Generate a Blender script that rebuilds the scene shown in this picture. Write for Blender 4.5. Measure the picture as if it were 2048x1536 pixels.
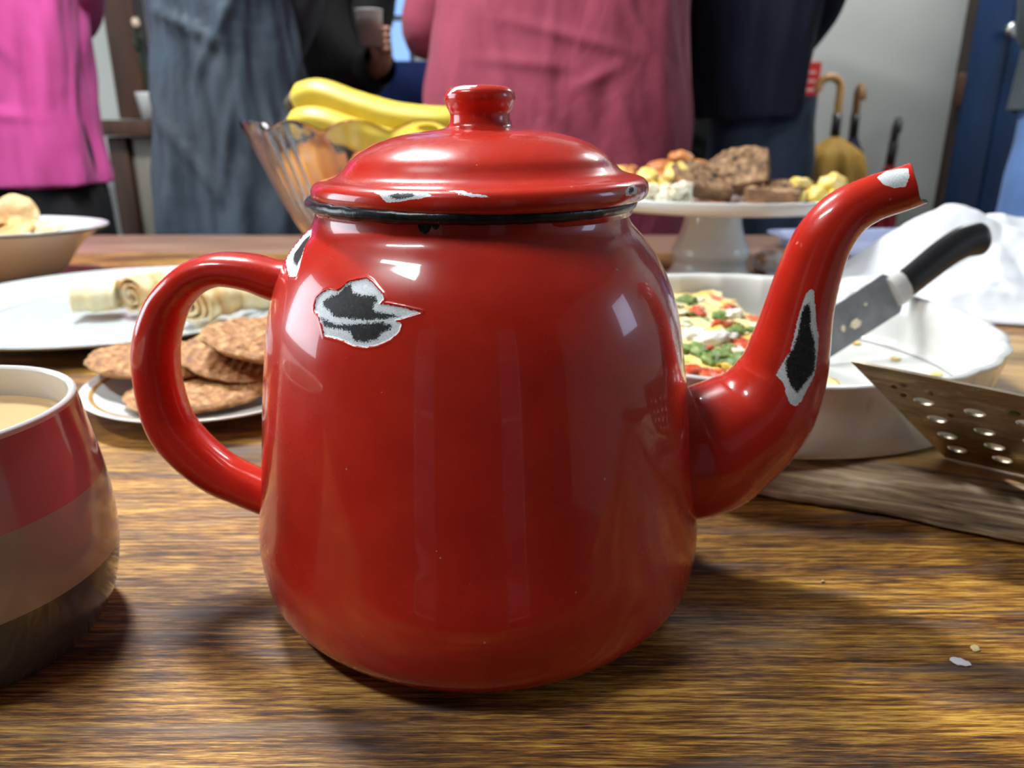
import bpy, bmesh, math, random
import numpy as np
from mathutils import Vector, Matrix, Euler, noise as mnoise

for o in list(bpy.data.objects):
    bpy.data.objects.remove(o, do_unlink=True)
SC = bpy.context.scene
COL = SC.collection
R = math.radians
PI = math.pi

# ------------------------------------------------------------------ camera
cam_d = bpy.data.cameras.new('camera')
cam = bpy.data.objects.new('camera', cam_d)
COL.objects.link(cam)
cam_d.sensor_fit = 'HORIZONTAL'
cam_d.sensor_width = 36.0
cam_d.lens = 1540 / 2048 * 36.0
cam.location = (0, -0.30, 0.1915)
cam.rotation_euler = (PI / 2 - 0.3262, 0, 0)
cam_d.clip_start = 0.01
cam_d.clip_end = 100
cam_d.dof.use_dof = True
cam_d.dof.focus_distance = 0.245
cam_d.dof.aperture_fstop = 13.0
SC.camera = cam

# ------------------------------------------------------------------ world, daylight, exposure
world = bpy.data.worlds.new('world')
SC.world = world
world.use_nodes = True
wbg = world.node_tree.nodes['Background']
wbg.inputs['Color'].default_value = (0.30, 0.52, 1.0, 1)
wbg.inputs['Strength'].default_value = 1.3

LAMP_STRENGTH = 120.0
LAMP_COLOR = (0.96, 0.99, 1.0)
SC.view_settings.view_transform = 'Standard'
SC.view_settings.look = 'None'
SC.view_settings.gamma = 1.0
SC.view_settings.use_curve_mapping = False
SC.view_settings.exposure = 0.0

def area_light(name, loc, rot, sx, sy, power, color):
    d = bpy.data.lights.new(name, 'AREA')
    d.shape = 'RECTANGLE'; d.size = sx; d.size_y = sy
    d.energy = power; d.color = color
    o = bpy.data.objects.new(name, d)
    o.location = loc; o.rotation_euler = rot
    COL.objects.link(o)
    return o
# daylight entering through the right-hand window and the two glazed doors behind the table
area_light('daylight_right_window', (2.36, 0.1, 0.75), (0, R(90), 0), 0.6, 0.5, 4, (0.66, 0.78, 1.0))
area_light('daylight_left_window', (-2.36, 0.45, 0.62), (0, R(-90), 0), 1.1, 1.3, 32, (0.88, 0.96, 1.0))
area_light('daylight_glazed_door', (-0.95, -2.16, 0.35), (R(90), 0, 0), 0.42, 1.9, 0.22, (0.9, 0.93, 1.0))
area_light('daylight_glazed_door', (0.75, -2.16, 0.35), (R(90), 0, 0), 0.42, 1.9, 0.18, (0.9, 0.93, 1.0))

# ------------------------------------------------------------------ materials
def nodes_of(name):
    m = bpy.data.materials.new(name)
    m.use_nodes = True
    nt = m.node_tree
    return m, nt, nt.nodes['Principled BSDF']

def N(nt, typ, **kw):
    n = nt.nodes.new(typ)
    for k, v in kw.items():
        setattr(n, k, v)
    return n

def L(nt, a, b):
    nt.links.new(a, b)

def ramp(nt, fac, stops):
    r = N(nt, 'ShaderNodeValToRGB')
    el = r.color_ramp.elements
    while len(el) < len(stops):
        el.new(0.5)
    for e, (p, c) in zip(el, stops):
        e.position = p
        e.color = (*c, 1) if len(c) == 3 else c
    L(nt, fac, r.inputs[0])
    return r

def noise_node(nt, scale, mscale=(1, 1, 1), detail=4, rough=0.55, coord='Object', dist=0.0, loc=(0, 0, 0)):
    tc = N(nt, 'ShaderNodeTexCoord')
    mp = N(nt, 'ShaderNodeMapping')
    mp.inputs['Scale'].default_value = mscale
    mp.inputs['Location'].default_value = loc
    L(nt, tc.outputs[coord], mp.inputs[0])
    n = N(nt, 'ShaderNodeTexNoise')
    n.inputs['Scale'].default_value = scale
    n.inputs['Detail'].default_value = detail
    n.inputs['Roughness'].default_value = rough
    n.inputs['Distortion'].default_value = dist
    L(nt, mp.outputs[0], n.inputs['Vector'])
    return n.outputs['Fac']

def math_node(nt, op, a, b=None, c=None, clamp=False):
    n = N(nt, 'ShaderNodeMath', operation=op)
    n.use_clamp = clamp
    for i, v in enumerate((a, b, c)):
        if v is None: continue
        if isinstance(v, (int, float)): n.inputs[i].default_value = v
        else: L(nt, v, n.inputs[i])
    return n.outputs[0]

def mix_col(nt, fac, a, b, mode='MIX'):
    n = N(nt, 'ShaderNodeMix', data_type='RGBA', blend_type=mode)
    for sock, v in ((n.inputs[0], fac), (n.inputs[6], a), (n.inputs[7], b)):
        if isinstance(v, (int, float)): sock.default_value = v
        elif isinstance(v, tuple): sock.default_value = (*v, 1)
        else: L(nt, v, sock)
    return n.outputs[2]

def bump(nt, bs, height, strength=0.3, dist=0.001):
    b = N(nt, 'ShaderNodeBump')
    b.inputs['Strength'].default_value = strength
    b.inputs['Distance'].default_value = dist
    L(nt, height, b.inputs['Height'])
    L(nt, b.outputs[0], bs.inputs['Normal'])
    return b

def simple(name, col, rough=0.5, var=0.12, vscale=20, bstr=0.0, bscale=60, bdist=0.002, metal=0.0, coat=0.0, spec=0.5, sss=0.0, mscale=(1, 1, 1)):
    m, nt, bs = nodes_of(name)
    f = noise_node(nt, vscale, mscale)
    lo = tuple(c * (1 - var) for c in col); hi = tuple(min(1, c * (1 + var)) for c in col)
    r = ramp(nt, f, [(0.3, lo), (0.7, hi)])
    L(nt, r.outputs[0], bs.inputs['Base Color'])
    bs.inputs['Roughness'].default_value = rough
    bs.inputs['Metallic'].default_value = metal
    bs.inputs['Coat Weight'].default_value = coat
    bs.inputs['Specular IOR Level'].default_value = spec
    if sss:
        bs.inputs['Subsurface Weight'].default_value = sss
        bs.inputs['Subsurface Radius'].default_value = (0.01, 0.006, 0.004)
        bs.inputs['Subsurface Scale'].default_value = 0.5
    if bstr:
        f2 = noise_node(nt, bscale, mscale, detail=5)
        bump(nt, bs, f2, bstr, bdist)
    return m

def multi(name, stops, scale, rough=0.6, bstr=0.4, bdist=0.001, detail=4, mscale=(1, 1, 1), dist=0.0, spec=0.4, sss=0.0):
    m, nt, bs = nodes_of(name)
    f = noise_node(nt, scale, mscale, detail=detail, dist=dist)
    r = ramp(nt, f, stops)
    L(nt, r.outputs[0], bs.inputs['Base Color'])
    bs.inputs['Roughness'].default_value = rough
    bs.inputs['Specular IOR Level'].default_value = spec
    if sss:
        bs.inputs['Subsurface Weight'].default_value = sss
        bs.inputs['Subsurface Radius'].default_value = (0.01, 0.006, 0.003)
        bs.inputs['Subsurface Scale'].default_value = 0.4
    if bstr: bump(nt, bs, f, bstr, bdist)
    return m

def cloth(name, col, var=0.15, rough=0.85, bstr=0.5, fold=6, sheen=0.3, mscale=(1, 1, 0.6)):
    m, nt, bs = nodes_of(name)
    f = noise_node(nt, fold, mscale, detail=5, dist=0.6)
    lo = tuple(c * (1 - var) for c in col); hi = tuple(min(1, c * (1 + var)) for c in col)
    r = ramp(nt, f, [(0.3, lo), (0.7, hi)])
    L(nt, r.outputs[0], bs.inputs['Base Color'])
    bs.inputs['Roughness'].default_value = rough
    bs.inputs['Sheen Weight'].default_value = sheen
    bump(nt, bs, f, bstr, 0.03)
    return m

def wood_table(name):
    m, nt, bs = nodes_of(name)
    g1 = noise_node(nt, 1, (28, 600, 20), detail=6, rough=0.72, dist=0.10)          # 3 mm streaks
    g2 = noise_node(nt, 1, (110, 2200, 40), detail=3, rough=0.65)                    # fine pores
    g3 = noise_node(nt, 1, (3, 45, 5), detail=4, rough=0.55, dist=0.3)             # wide bands
    g4 = noise_node(nt, 9, (0.7, 1.2, 1), detail=3)                                # stains
    mixv = math_node(nt, 'MULTIPLY', g1, 0.50)
    mixv = math_node(nt, 'MULTIPLY_ADD', g2, 0.24, mixv)
    mixv = math_node(nt, 'MULTIPLY_ADD', g3, 0.26, mixv)
    c = ramp(nt, mixv, [(0.40, (0.013, 0.008, 0.006)), (0.455, (0.095, 0.037, 0.010)), (0.51, (0.34, 0.145, 0.022)), (0.575, (0.76, 0.44, 0.085))])
    st = ramp(nt, g4, [(0.36, (0.42, 0.38, 0.38)), (0.52, (1, 1, 1))])
    col = mix_col(nt, 1.0, c.outputs[0], st.outputs[0], 'MULTIPLY')
    gp = ramp(nt, noise_node(nt, 1, (9, 90, 5), detail=4, loc=(4, 2, 0)), [(0.54, (0, 0, 0)), (0.66, (0.65,) * 3)])
    col = mix_col(nt, gp.outputs[0], col, (0.12, 0.09, 0.08))
    L(nt, col, bs.inputs['Base Color'])
    rr = ramp(nt, mixv, [(0.38, (0.58,) * 3), (0.62, (0.32,) * 3)])
    L(nt, rr.outputs[0], bs.inputs['Roughness'])
    bs.inputs['Specular IOR Level'].default_value = 0.42
    bump(nt, bs, mixv, 0.6, 0.0014)
    return m

def wood(name, stops, mscale=(3, 60, 60), rough=0.5, bstr=0.3, bdist=0.001, dist=0.4, spec=0.4):
    m, nt, bs = nodes_of(name)
    f = noise_node(nt, 1, mscale, detail=5, rough=0.6, dist=dist)
    r = ramp(nt, f, stops)
    L(nt, r.outputs[0], bs.inputs['Base Color'])
    bs.inputs['Roughness'].default_value = rough
    bs.inputs['Specular IOR Level'].default_value = spec
    bump(nt, bs, f, bstr, bdist)
    return m

def enamel(name):
    """red vitreous enamel; attributes 'ground' and 'iron' (mm inside the chip outline) bare the white ground coat and the iron"""
    m, nt, bs = nodes_of(name)
    a = N(nt, 'ShaderNodeAttribute'); a.attribute_name = 'ground'
    b = N(nt, 'ShaderNodeAttribute'); b.attribute_name = 'iron'
    jag = noise_node(nt, 900, detail=4)
    jag2 = noise_node(nt, 1700, detail=6, rough=0.75)
    e1 = math_node(nt, 'ADD', a.outputs['Fac'], math_node(nt, 'MULTIPLY_ADD', jag, 1.5, -0.75))
    m1 = math_node(nt, 'MULTIPLY_ADD', e1, 12.0, 0.5, clamp=True)
    e2 = math_node(nt, 'ADD', b.outputs['Fac'], math_node(nt, 'MULTIPLY_ADD', jag2, 5.0, -2.5))
    m2 = math_node(nt, 'MULTIPLY_ADD', e2, 3.0, 0.5, clamp=True)
    blot = noise_node(nt, 60, detail=3)
    red = ramp(nt, blot, [(0.3, (0.52, 0.020, 0.009)), (0.7, (0.60, 0.028, 0.012))])
    # tiny pinholes in the glaze
    tc = N(nt, 'ShaderNodeTexCoord')
    vo = N(nt, 'ShaderNodeTexVoronoi'); vo.inputs['Scale'].default_value = 85
    L(nt, tc.outputs['Object'], vo.inputs['Vector'])
    pin = math_node(nt, 'LESS_THAN', vo.outputs['Distance'], 0.035)
    grime = noise_node(nt, 35, detail=5, rough=0.7)
    white = ramp(nt, jag2, [(0.3, (0.50, 0.55, 0.58)), (0.6, (0.84, 0.88, 0.90))])
    iron = ramp(nt, noise_node(nt, 700, detail=5, rough=0.7), [(0.35, (0.006, 0.006, 0.007)), (0.62, (0.020, 0.021, 0.022)), (0.8, (0.16, 0.165, 0.165))])
    c0 = mix_col(nt, math_node(nt, 'MULTIPLY', pin, 0.5), red.outputs[0], (0.75, 0.45, 0.38))
    c1 = mix_col(nt, m1, c0, white.outputs[0])
    c2 = mix_col(nt, math_node(nt, 'MULTIPLY', m2, m1), c1, iron.outputs[0])
    L(nt, c2, bs.inputs['Base Color'])
    rg = ramp(nt, grime, [(0.35, (0.20,) * 3), (0.75, (0.36,) * 3)])
    ro = mix_col(nt, m1, rg.outputs[0], (0.55, 0.55, 0.55))
    L(nt, ro, bs.inputs['Roughness'])
    bs.inputs['Specular IOR Level'].default_value = 0.30
    cw = math_node(nt, 'SUBTRACT', 0.6, math_node(nt, 'MULTIPLY', m1, 0.6))
    L(nt, cw, bs.inputs['Coat Weight'])
    bs.inputs['Coat Roughness'].default_value = 0.04
    wav = noise_node(nt, 30, detail=1)
    hgt = math_node(nt, 'MULTIPLY_ADD', m1, -0.55, math_node(nt, 'MULTIPLY', wav, 0.45))
    hgt = math_node(nt, 'MULTIPLY_ADD', jag2, 0.0, hgt)
    bump(nt, bs, hgt, 0.6, 0.0010)
    return m

M = {}
M['table'] = wood_table('table_wood')
M['table_edge'] = wood('table_edge_wood', [(0.3, (0.10, 0.05, 0.035)), (0.5, (0.20, 0.11, 0.075)), (0.7, (0.30, 0.18, 0.12))], (4, 80, 30), 0.4)
M['table_leg'] = wood('table_leg_wood', [(0.3, (0.05, 0.022, 0.010)), (0.7, (0.16, 0.07, 0.028))], (60, 60, 4), 0.5)
M['enamel'] = enamel('red_enamel')
M['black_rim'] = multi('worn_black_enamel', [(0.45, (0.006, 0.006, 0.008)), (0.66, (0.02, 0.02, 0.02)), (0.74, (0.30, 0.30, 0.28))], 220, 0.28, 0.5, 0.0006, 5, (1, 1, 1))
M['iron_dark'] = simple('dark_bare_iron', (0.02, 0.02, 0.02), 0.5, 0.4, 400)
M['spout_inside'] = simple('dark_spout_inside', (0.012, 0.008, 0.008), 0.5)
M['mug_pink'] = simple('mug_pink_glaze', (0.46, 0.150, 0.170), 0.14, 0.04, 8, coat=0.4)
M['mug_taupe'] = simple('mug_taupe_glaze', (0.36, 0.32, 0.29), 0.14, 0.04, 8, coat=0.4)
M['mug_slate'] = simple('mug_slate_glaze', (0.070, 0.078, 0.090), 0.14, 0.05, 8, coat=0.4)
M['white_glaze'] = simple('white_glaze', (0.66, 0.66, 0.63), 0.12, 0.03, 6, coat=0.3)
M['cool_glaze'] = simple('cool_white_glaze', (0.50, 0.56, 0.58), 0.12, 0.03, 6, coat=0.3)
M['plate_glaze'] = simple('bright_white_glaze', (0.80, 0.86, 0.88), 0.12, 0.03, 6, coat=0.3)
M['cream_glaze'] = simple('cream_glaze', (0.72, 0.60, 0.50), 0.2, 0.05, 6, coat=0.3)
M['dark_line'] = simple('dark_blue_rim_line', (0.05, 0.07, 0.08), 0.25)
M['gold'] = simple('ochre_gold_line', (0.42, 0.25, 0.07), 0.3, 0.15, 80)
M['tea'] = simple('milky_tea', (0.66, 0.44, 0.22), 0.12, 0.03, 10, sss=0.15)
M['wafer'] = multi('baked_wafer', [(0.32, (0.17, 0.060, 0.018)), (0.50, (0.38, 0.165, 0.052)), (0.68, (0.64, 0.38, 0.16))], 150, 0.62, 0.5, 0.0012, 5)
M['wafer_rim'] = multi('pale_wafer_rim', [(0.3, (0.36, 0.19, 0.07)), (0.7, (0.72, 0.48, 0.22))], 400, 0.7, 0.6, 0.001, 4)
M['board_top'] = wood('board_honey_wood', [(0.3, (0.30, 0.155, 0.045)), (0.5, (0.46, 0.27, 0.09)), (0.7, (0.60, 0.39, 0.16))], (9, 110, 30), 0.45, 0.2)
M['board_bark'] = wood('board_bark_edge', [(0.34, (0.10, 0.066, 0.040)), (0.48, (0.36, 0.26, 0.15)), (0.64, (0.72, 0.58, 0.38))], (14, 120, 240), 0.65, 0.8, 0.003)
M['steel'] = multi('smeared_steel', [(0.35, (0.50, 0.48, 0.45)), (0.7, (0.62, 0.60, 0.58))], 60, 0.28, 0.05, 0.0004)
M['blackhandle'] = simple('black_plastic', (0.012, 0.012, 0.013), 0.32, 0.2, 60)
M['paper'] = simple('white_paper', (0.80, 0.82, 0.86), 0.75, 0.04, 20, bstr=0.3, bscale=50, bdist=0.004)
M['lump_yellow'] = multi('yellow_fruit_flesh', [(0.3, (0.62, 0.40, 0.05)), (0.5, (0.82, 0.60, 0.14)), (0.7, (0.90, 0.80, 0.45))], 60, 0.4, 0.4, 0.002, sss=0.1)
M['lump_orange'] = multi('browned_pastry', [(0.3, (0.32, 0.085, 0.02)), (0.55, (0.55, 0.20, 0.05)), (0.75, (0.80, 0.52, 0.18))], 50, 0.5, 0.5, 0.002)
M['lump_white'] = multi('pale_curds', [(0.3, (0.70, 0.58, 0.36)), (0.6, (0.85, 0.80, 0.66))], 70, 0.6, 0.5, 0.002, sss=0.1)
M['loaf'] = multi('nut_loaf_crumb', [(0.32, (0.05, 0.025, 0.015)), (0.42, (0.15, 0.075, 0.032)), (0.58, (0.30, 0.17, 0.08)), (0.75, (0.50, 0.34, 0.19))], 90, 0.75, 0.8, 0.003, 5)
M['crust'] = multi('loaf_crust', [(0.3, (0.10, 0.045, 0.02)), (0.7, (0.26, 0.125, 0.055))], 70, 0.7, 0.6, 0.002)
M['crepe'] = multi('pale_crepe', [(0.3, (0.60, 0.36, 0.12)), (0.48, (0.80, 0.66, 0.36)), (0.72, (0.86, 0.78, 0.54))], 30, 0.5, 0.3, 0.002, 3, sss=0.1)
M['crepe_brown'] = multi('browned_crepe', [(0.34, (0.55, 0.26, 0.07)), (0.52, (0.80, 0.60, 0.30)), (0.7, (0.86, 0.78, 0.55))], 45, 0.5, 0.3, 0.002, 3, sss=0.1)
M['cracker'] = multi('cracker', [(0.3, (0.52, 0.31, 0.12)), (0.5, (0.72, 0.52, 0.26)), (0.72, (0.82, 0.68, 0.42))], 60, 0.65, 0.5, 0.001, 4)
M['cracker_dark'] = multi('toasted_cracker', [(0.3, (0.40, 0.18, 0.05)), (0.6, (0.66, 0.38, 0.14)), (0.8, (0.78, 0.58, 0.32))], 50, 0.6, 0.5, 0.001, 4)
M['banana'] = multi('banana_skin', [(0.3, (0.56, 0.40, 0.035)), (0.6, (0.66, 0.51, 0.055)), (0.8, (0.70, 0.58, 0.12))], 10, 0.42, 0.1, 0.002, 3, sss=0.05)
M['banana_tip'] = simple('banana_tip', (0.06, 0.04, 0.02), 0.7, 0.4, 200)
M['orange'] = simple('orange_peel', (0.92, 0.36, 0.02), 0.4, 0.08, 10, bstr=0.3, bscale=260, bdist=0.001)
M['apple'] = multi('apple_skin', [(0.3, (0.45, 0.05, 0.02)), (0.55, (0.62, 0.22, 0.05)), (0.75, (0.66, 0.50, 0.12))], 14, 0.3, 0.0)
M['sugar_bun'] = multi('sugared_bun', [(0.40, (0.50, 0.24, 0.08)), (0.50, (0.85, 0.82, 0.78)), (0.7, (0.88, 0.87, 0.85))], 40, 0.7, 0.3, 0.002, 3)

def glass(name, col=(1, 1, 1), rough=0.02, ior=1.5):
    m, nt, bs = nodes_of(name)
    f = noise_node(nt, 40, detail=2)
    r = ramp(nt, f, [(0.3, tuple(c * 0.96 for c in col)), (0.7, col)])
    L(nt, r.outputs[0], bs.inputs['Base Color'])
    bs.inputs['Transmission Weight'].default_value = 1.0
    bs.inputs['Roughness'].default_value = rough
    bs.inputs['IOR'].default_value = ior
    return m
M['glass'] = glass('cut_glass', (0.98, 0.96, 0.92), 0.02, 1.45)
M['window_glass'] = glass('window_glass', (0.98, 0.99, 1.0), 0.0, 1.02)
def film(name, col, alpha):
    m, nt, bs = nodes_of(name)
    f = noise_node(nt, 20, detail=3)
    r = ramp(nt, f, [(0.3, tuple(c * 0.9 for c in col)), (0.7, col)])
    L(nt, r.outputs[0], bs.inputs['Base Color'])
    bs.inputs['Alpha'].default_value = alpha
    bs.inputs['Roughness'].default_value = 0.2
    return m
M['tray_plastic'] = film('clear_blue_plastic', (0.42, 0.48, 0.72), 0.62)
M['sky_dimming_pane'] = film('sky_dimming_door_pane', (0.05, 0.045, 0.04), 0.80)  # dark pane added to dim the sky reflected in the teapot
M['bag_plastic'] = film('thin_white_plastic', (0.75, 0.74, 0.74), 0.75)

M['smock'] = cloth('rose_cotton', (0.225, 0.026, 0.054), 0.10, 0.85, 0.45, 7, 0.08)
M['fleece'] = cloth('magenta_fleece', (0.46, 0.050, 0.23), 0.10, 0.9, 0.3, 6, 0.08)
M['slate_coat'] = cloth('slate_rain_coat', (0.015, 0.028, 0.043), 0.35, 0.68, 0.6, 5, 0.0)
M['black_cloth'] = cloth('black_cloth', (0.003, 0.003, 0.004), 0.3, 0.8, 0.3, 6, 0.0)
M['navy_cloth'] = cloth('navy_fleece', (0.003, 0.005, 0.022), 0.3, 0.85, 0.3, 5, 0.05)
M['green_cloth'] = cloth('dark_green_cloth', (0.012, 0.018, 0.016), 0.3, 0.85, 0.3, 5, 0.0)
M['dark_denim'] = cloth('dark_denim', (0.040, 0.065, 0.110), 0.25, 0.85, 0.3, 8, 0.05)
M['light_denim'] = cloth('light_denim', (0.10, 0.19, 0.42), 0.25, 0.85, 0.4, 8, 0.1)
M['grey_cloth'] = cloth('grey_green_cloth', (0.05, 0.065, 0.07), 0.3, 0.85, 0.3, 8, 0.05)
M['blue_cloth'] = cloth('blue_sleeve_cloth', (0.05, 0.07, 0.20), 0.25, 0.85, 0.3, 8, 0.05)
M['skin'] = simple('skin', (0.46, 0.24, 0.17), 0.5, 0.08, 30, sss=0.1)
M['hair'] = simple('brown_hair', (0.05, 0.03, 0.02), 0.5, 0.4, 60, bstr=0.6, bscale=80, mscale=(1, 1, 0.1))
M['shoe'] = simple('dark_shoe', (0.02, 0.018, 0.016), 0.5)

M['wall'] = simple('pale_plaster', (0.62, 0.64, 0.60), 0.85, 0.04, 3, bstr=0.1, bscale=30)
M['wall_dim'] = simple('dim_room_plaster', (0.035, 0.032, 0.03), 0.85, 0.06, 3, bstr=0.1, bscale=30)  # near-black colour stands in for an unlit room, cutting bounce on the teapot
M['ceiling'] = simple('white_ceiling', (0.32, 0.32, 0.31), 0.9, 0.03, 3)
M['floor'] = wood('floor_boards', [(0.3, (0.04, 0.025, 0.015)), (0.7, (0.09, 0.055, 0.035))], (3, 30, 30), 0.5)
M['trim'] = simple('white_trim', (0.6, 0.6, 0.58), 0.5)
M['frame_dark'] = simple('dark_window_bars', (0.05, 0.06, 0.08), 0.5)
M['door_blue'] = wood('blue_door_paint', [(0.3, (0.008, 0.030, 0.095)), (0.7, (0.012, 0.045, 0.130))], (30, 30, 3), 0.45, 0.15)
M['door_edge'] = wood('bare_door_edge', [(0.3, (0.035, 0.022, 0.018)), (0.7, (0.08, 0.05, 0.038))], (40, 40, 5), 0.6)
M['brass'] = simple('worn_metal', (0.62, 0.60, 0.55), 0.3, 0.1, 40, metal=1.0)
M['rust'] = simple('rusty_latch', (0.09, 0.035, 0.018), 0.7, 0.3, 90)
M['dresser'] = wood('dark_dresser_wood', [(0.3, (0.032, 0.014, 0.007)), (0.7, (0.085, 0.036, 0.016))], (50, 50, 4), 0.6)
M['dresser_pale'] = wood('grey_dresser_board', [(0.3, (0.16, 0.14, 0.11)), (0.7, (0.26, 0.23, 0.18))], (50, 50, 4), 0.6)
M['umb_wood'] = wood('cane_handle', [(0.3, (0.34, 0.16, 0.05)), (0.7, (0.62, 0.36, 0.13))], (30, 30, 12), 0.35)
M['umb_wood2'] = wood('brown_cane_handle', [(0.3, (0.18, 0.08, 0.03)), (0.7, (0.36, 0.19, 0.08))], (30, 30, 12), 0.35)
M['umb_yellow'] = cloth('mustard_umbrella_cloth', (0.40, 0.22, 0.03), 0.2, 0.7, 0.3, 12, 0.0)
M['umb_navy'] = cloth('navy_umbrella_cloth', (0.012, 0.018, 0.05), 0.2, 0.6, 0.3, 12, 0.0)
M['umb_red'] = cloth('red_umbrella_cloth', (0.30, 0.012, 0.022), 0.2, 0.6, 0.3, 12, 0.0)
M['red_print'] = simple('red_print', (0.62, 0.020, 0.018), 0.5, 0.06, 10)
M['pink_print'] = simple('pale_print', (0.80, 0.42, 0.40), 0.6)
M['tin_blue'] = multi('blue_floral_print', [(0.36, (0.015, 0.035, 0.20)), (0.52, (0.02, 0.05, 0.22)), (0.56, (0.10, 0.17, 0.17)), (0.66, (0.13, 0.20, 0.19)), (0.70, (0.36, 0.06, 0.09))], 9, 0.5, 0.0, detail=1)
M['drink'] = simple('green_drink', (0.30, 0.30, 0.10), 0.3)
M['leaf'] = simple('dark_leaf', (0.02, 0.03, 0.015), 0.6, 0.3)
M['petal'] = simple('pale_petal', (0.65, 0.50, 0.38), 0.6)

def lamp_mat(k):
    m, nt, bs = nodes_of('lit_diffuser')
    f = noise_node(nt, 5)
    r = ramp(nt, f, [(0.0, tuple(c * 0.98 for c in LAMP_COLOR)), (1.0, LAMP_COLOR)])
    bs.inputs['Base Color'].default_value = (0.8, 0.8, 0.8, 1)
    L(nt, r.outputs[0], bs.inputs['Emission Color'])
    bs.inputs['Emission Strength'].default_value = LAMP_STRENGTH * k
    return m

# ------------------------------------------------------------------ mesh helpers
def cr(P, n):
    """Catmull-Rom through the points P"""
    P = np.asarray(P, float); m = len(P)
    tt = np.linspace(0, m - 1, n); i = np.minimum(tt.astype(int), m - 2); u = (tt - i)[:, None]
    Q = np.vstack([2 * P[0] - P[1], P, 2 * P[-1] - P[-2]])
    a, b, c, d = Q[i], Q[i + 1], Q[i + 2], Q[i + 3]
    return .5 * (2 * b + (c - a) * u + (2 * a - 5 * b + 4 * c - d) * u * u + (3 * b - a - 3 * c + d) * u ** 3)

class MB:
    def __init__(s):
        s.v = []; s.f = []; s.m = []
    def grid(s, G, cu=False, cv=False, mat=0, flip=False):
        """G[i][j] points; cu closes j, cv closes i"""
        G = np.asarray(G, float); n, m = G.shape[:2]; b = len(s.v)
        s.v += [tuple(p) for p in G.reshape(-1, 3).tolist()]
        for i in range(n if cv else n - 1):
            i2 = (i + 1) % n
            for j in range(m if cu else m - 1):
                j2 = (j + 1) % m
                q = (b + i * m + j, b + i * m + j2, b + i2 * m + j2, b + i2 * m + j)
                s.f.append(q[::-1] if flip else q)
                s.m.append(mat(i, j) if callable(mat) else mat)
        return b
    def poly(s, pts, mat=0, flip=False):
        b = len(s.v); s.v += [tuple(p) for p in pts]
        q = tuple(range(b, b + len(pts)))
        s.f.append(q[::-1] if flip else q); s.m.append(mat)
    def lathe(s, prof, n=64, c=(0, 0, 0), mat=0, sx=1, sy=1, wob=None):
        prof = np.asarray(prof, float)
        th = np.linspace(0, 2 * PI, n, endpoint=False)
        r = prof[:, 0, None] * (wob(th, prof) if wob else np.ones((1, n)))
        G = np.stack([c[0] + sx * r * np.cos(th), c[1] + sy * r * np.sin(th), c[2] + prof[:, 1, None] + 0 * th], -1)
        return s.grid(G, cu=True, mat=mat)
    def box(s, lo, hi, mat=0):
        x0, y0, z0 = lo; x1, y1, z1 = hi; b = len(s.v)
        s.v += [(x0, y0, z0), (x1, y0, z0), (x1, y1, z0), (x0, y1, z0), (x0, y0, z1), (x1, y0, z1), (x1, y1, z1), (x0, y1, z1)]
        for q in ((0, 3, 2, 1), (4, 5, 6, 7), (0, 1, 5, 4), (1, 2, 6, 5), (2, 3, 7, 6), (3, 0, 4, 7)):
            s.f.append(tuple(b + k for k in q)); s.m.append(mat)
    def tube(s, path, rad, n=16, mat=0, cap=True, up=(0, 0, 1), flat=1.0):
        path = np.asarray(path, float); m = len(path)
        rad = np.full(m, rad) if np.isscalar(rad) else np.asarray(rad, float)
        T = np.gradient(path, axis=0); T /= np.linalg.norm(T, axis=1)[:, None] + 1e-12
        u = np.array(up, float); G = []
        if abs(u @ T[0]) > .95: u = np.array([1., 0, 0])
        ph = np.linspace(0, 2 * PI, n, endpoint=False)
        for i in range(m):
            u = u - (u @ T[i]) * T[i]; u /= np.linalg.norm(u); w = np.cross(T[i], u)
            G.append([path[i] + rad[i] * (math.cos(a) * u + flat * math.sin(a) * w) for a in ph])
        b = s.grid(G, cu=True, mat=mat)
        if cap:
            s.f.append(tuple(b + j for j in range(n))[::-1]); s.m.append(mat)
            s.f.append(tuple(b + (m - 1) * n + j for j in range(n))); s.m.append(mat)
        return b
    def build(s, name, mats, parent=None, loc=(0, 0, 0), rot=(0, 0, 0), smooth=True, merge=1e-6, bevel=0, sharp=None):
        me = bpy.data.meshes.new(name)
        me.from_pydata(s.v, [], s.f)
        if not isinstance(mats, (list, tuple)): mats = [mats]
        for x in mats: me.materials.append(x)
        if len(mats) > 1: me.polygons.foreach_set('material_index', s.m)
        bm = bmesh.new(); bm.from_mesh(me)
        if merge: bmesh.ops.remove_doubles(bm, verts=bm.verts, dist=merge)
        bmesh.ops.recalc_face_normals(bm, faces=bm.faces)
        if bevel:
            bmesh.ops.bevel(bm, geom=[e for e in bm.edges if e.calc_face_angle(0) > .6], offset=bevel, segments=2, affect='EDGES', profile=.5)
        bm.to_mesh(me); bm.free()
        if smooth:
            me.polygons.foreach_set('use_smooth', [True] * len(me.polygons))
            if sharp is not None: me.set_sharp_from_angle(angle=sharp)
        o = bpy.data.objects.new(name, me)
        COL.objects.link(o)
        o.location = loc; o.rotation_euler = rot
        if parent: o.parent = parent
        return o

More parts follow.
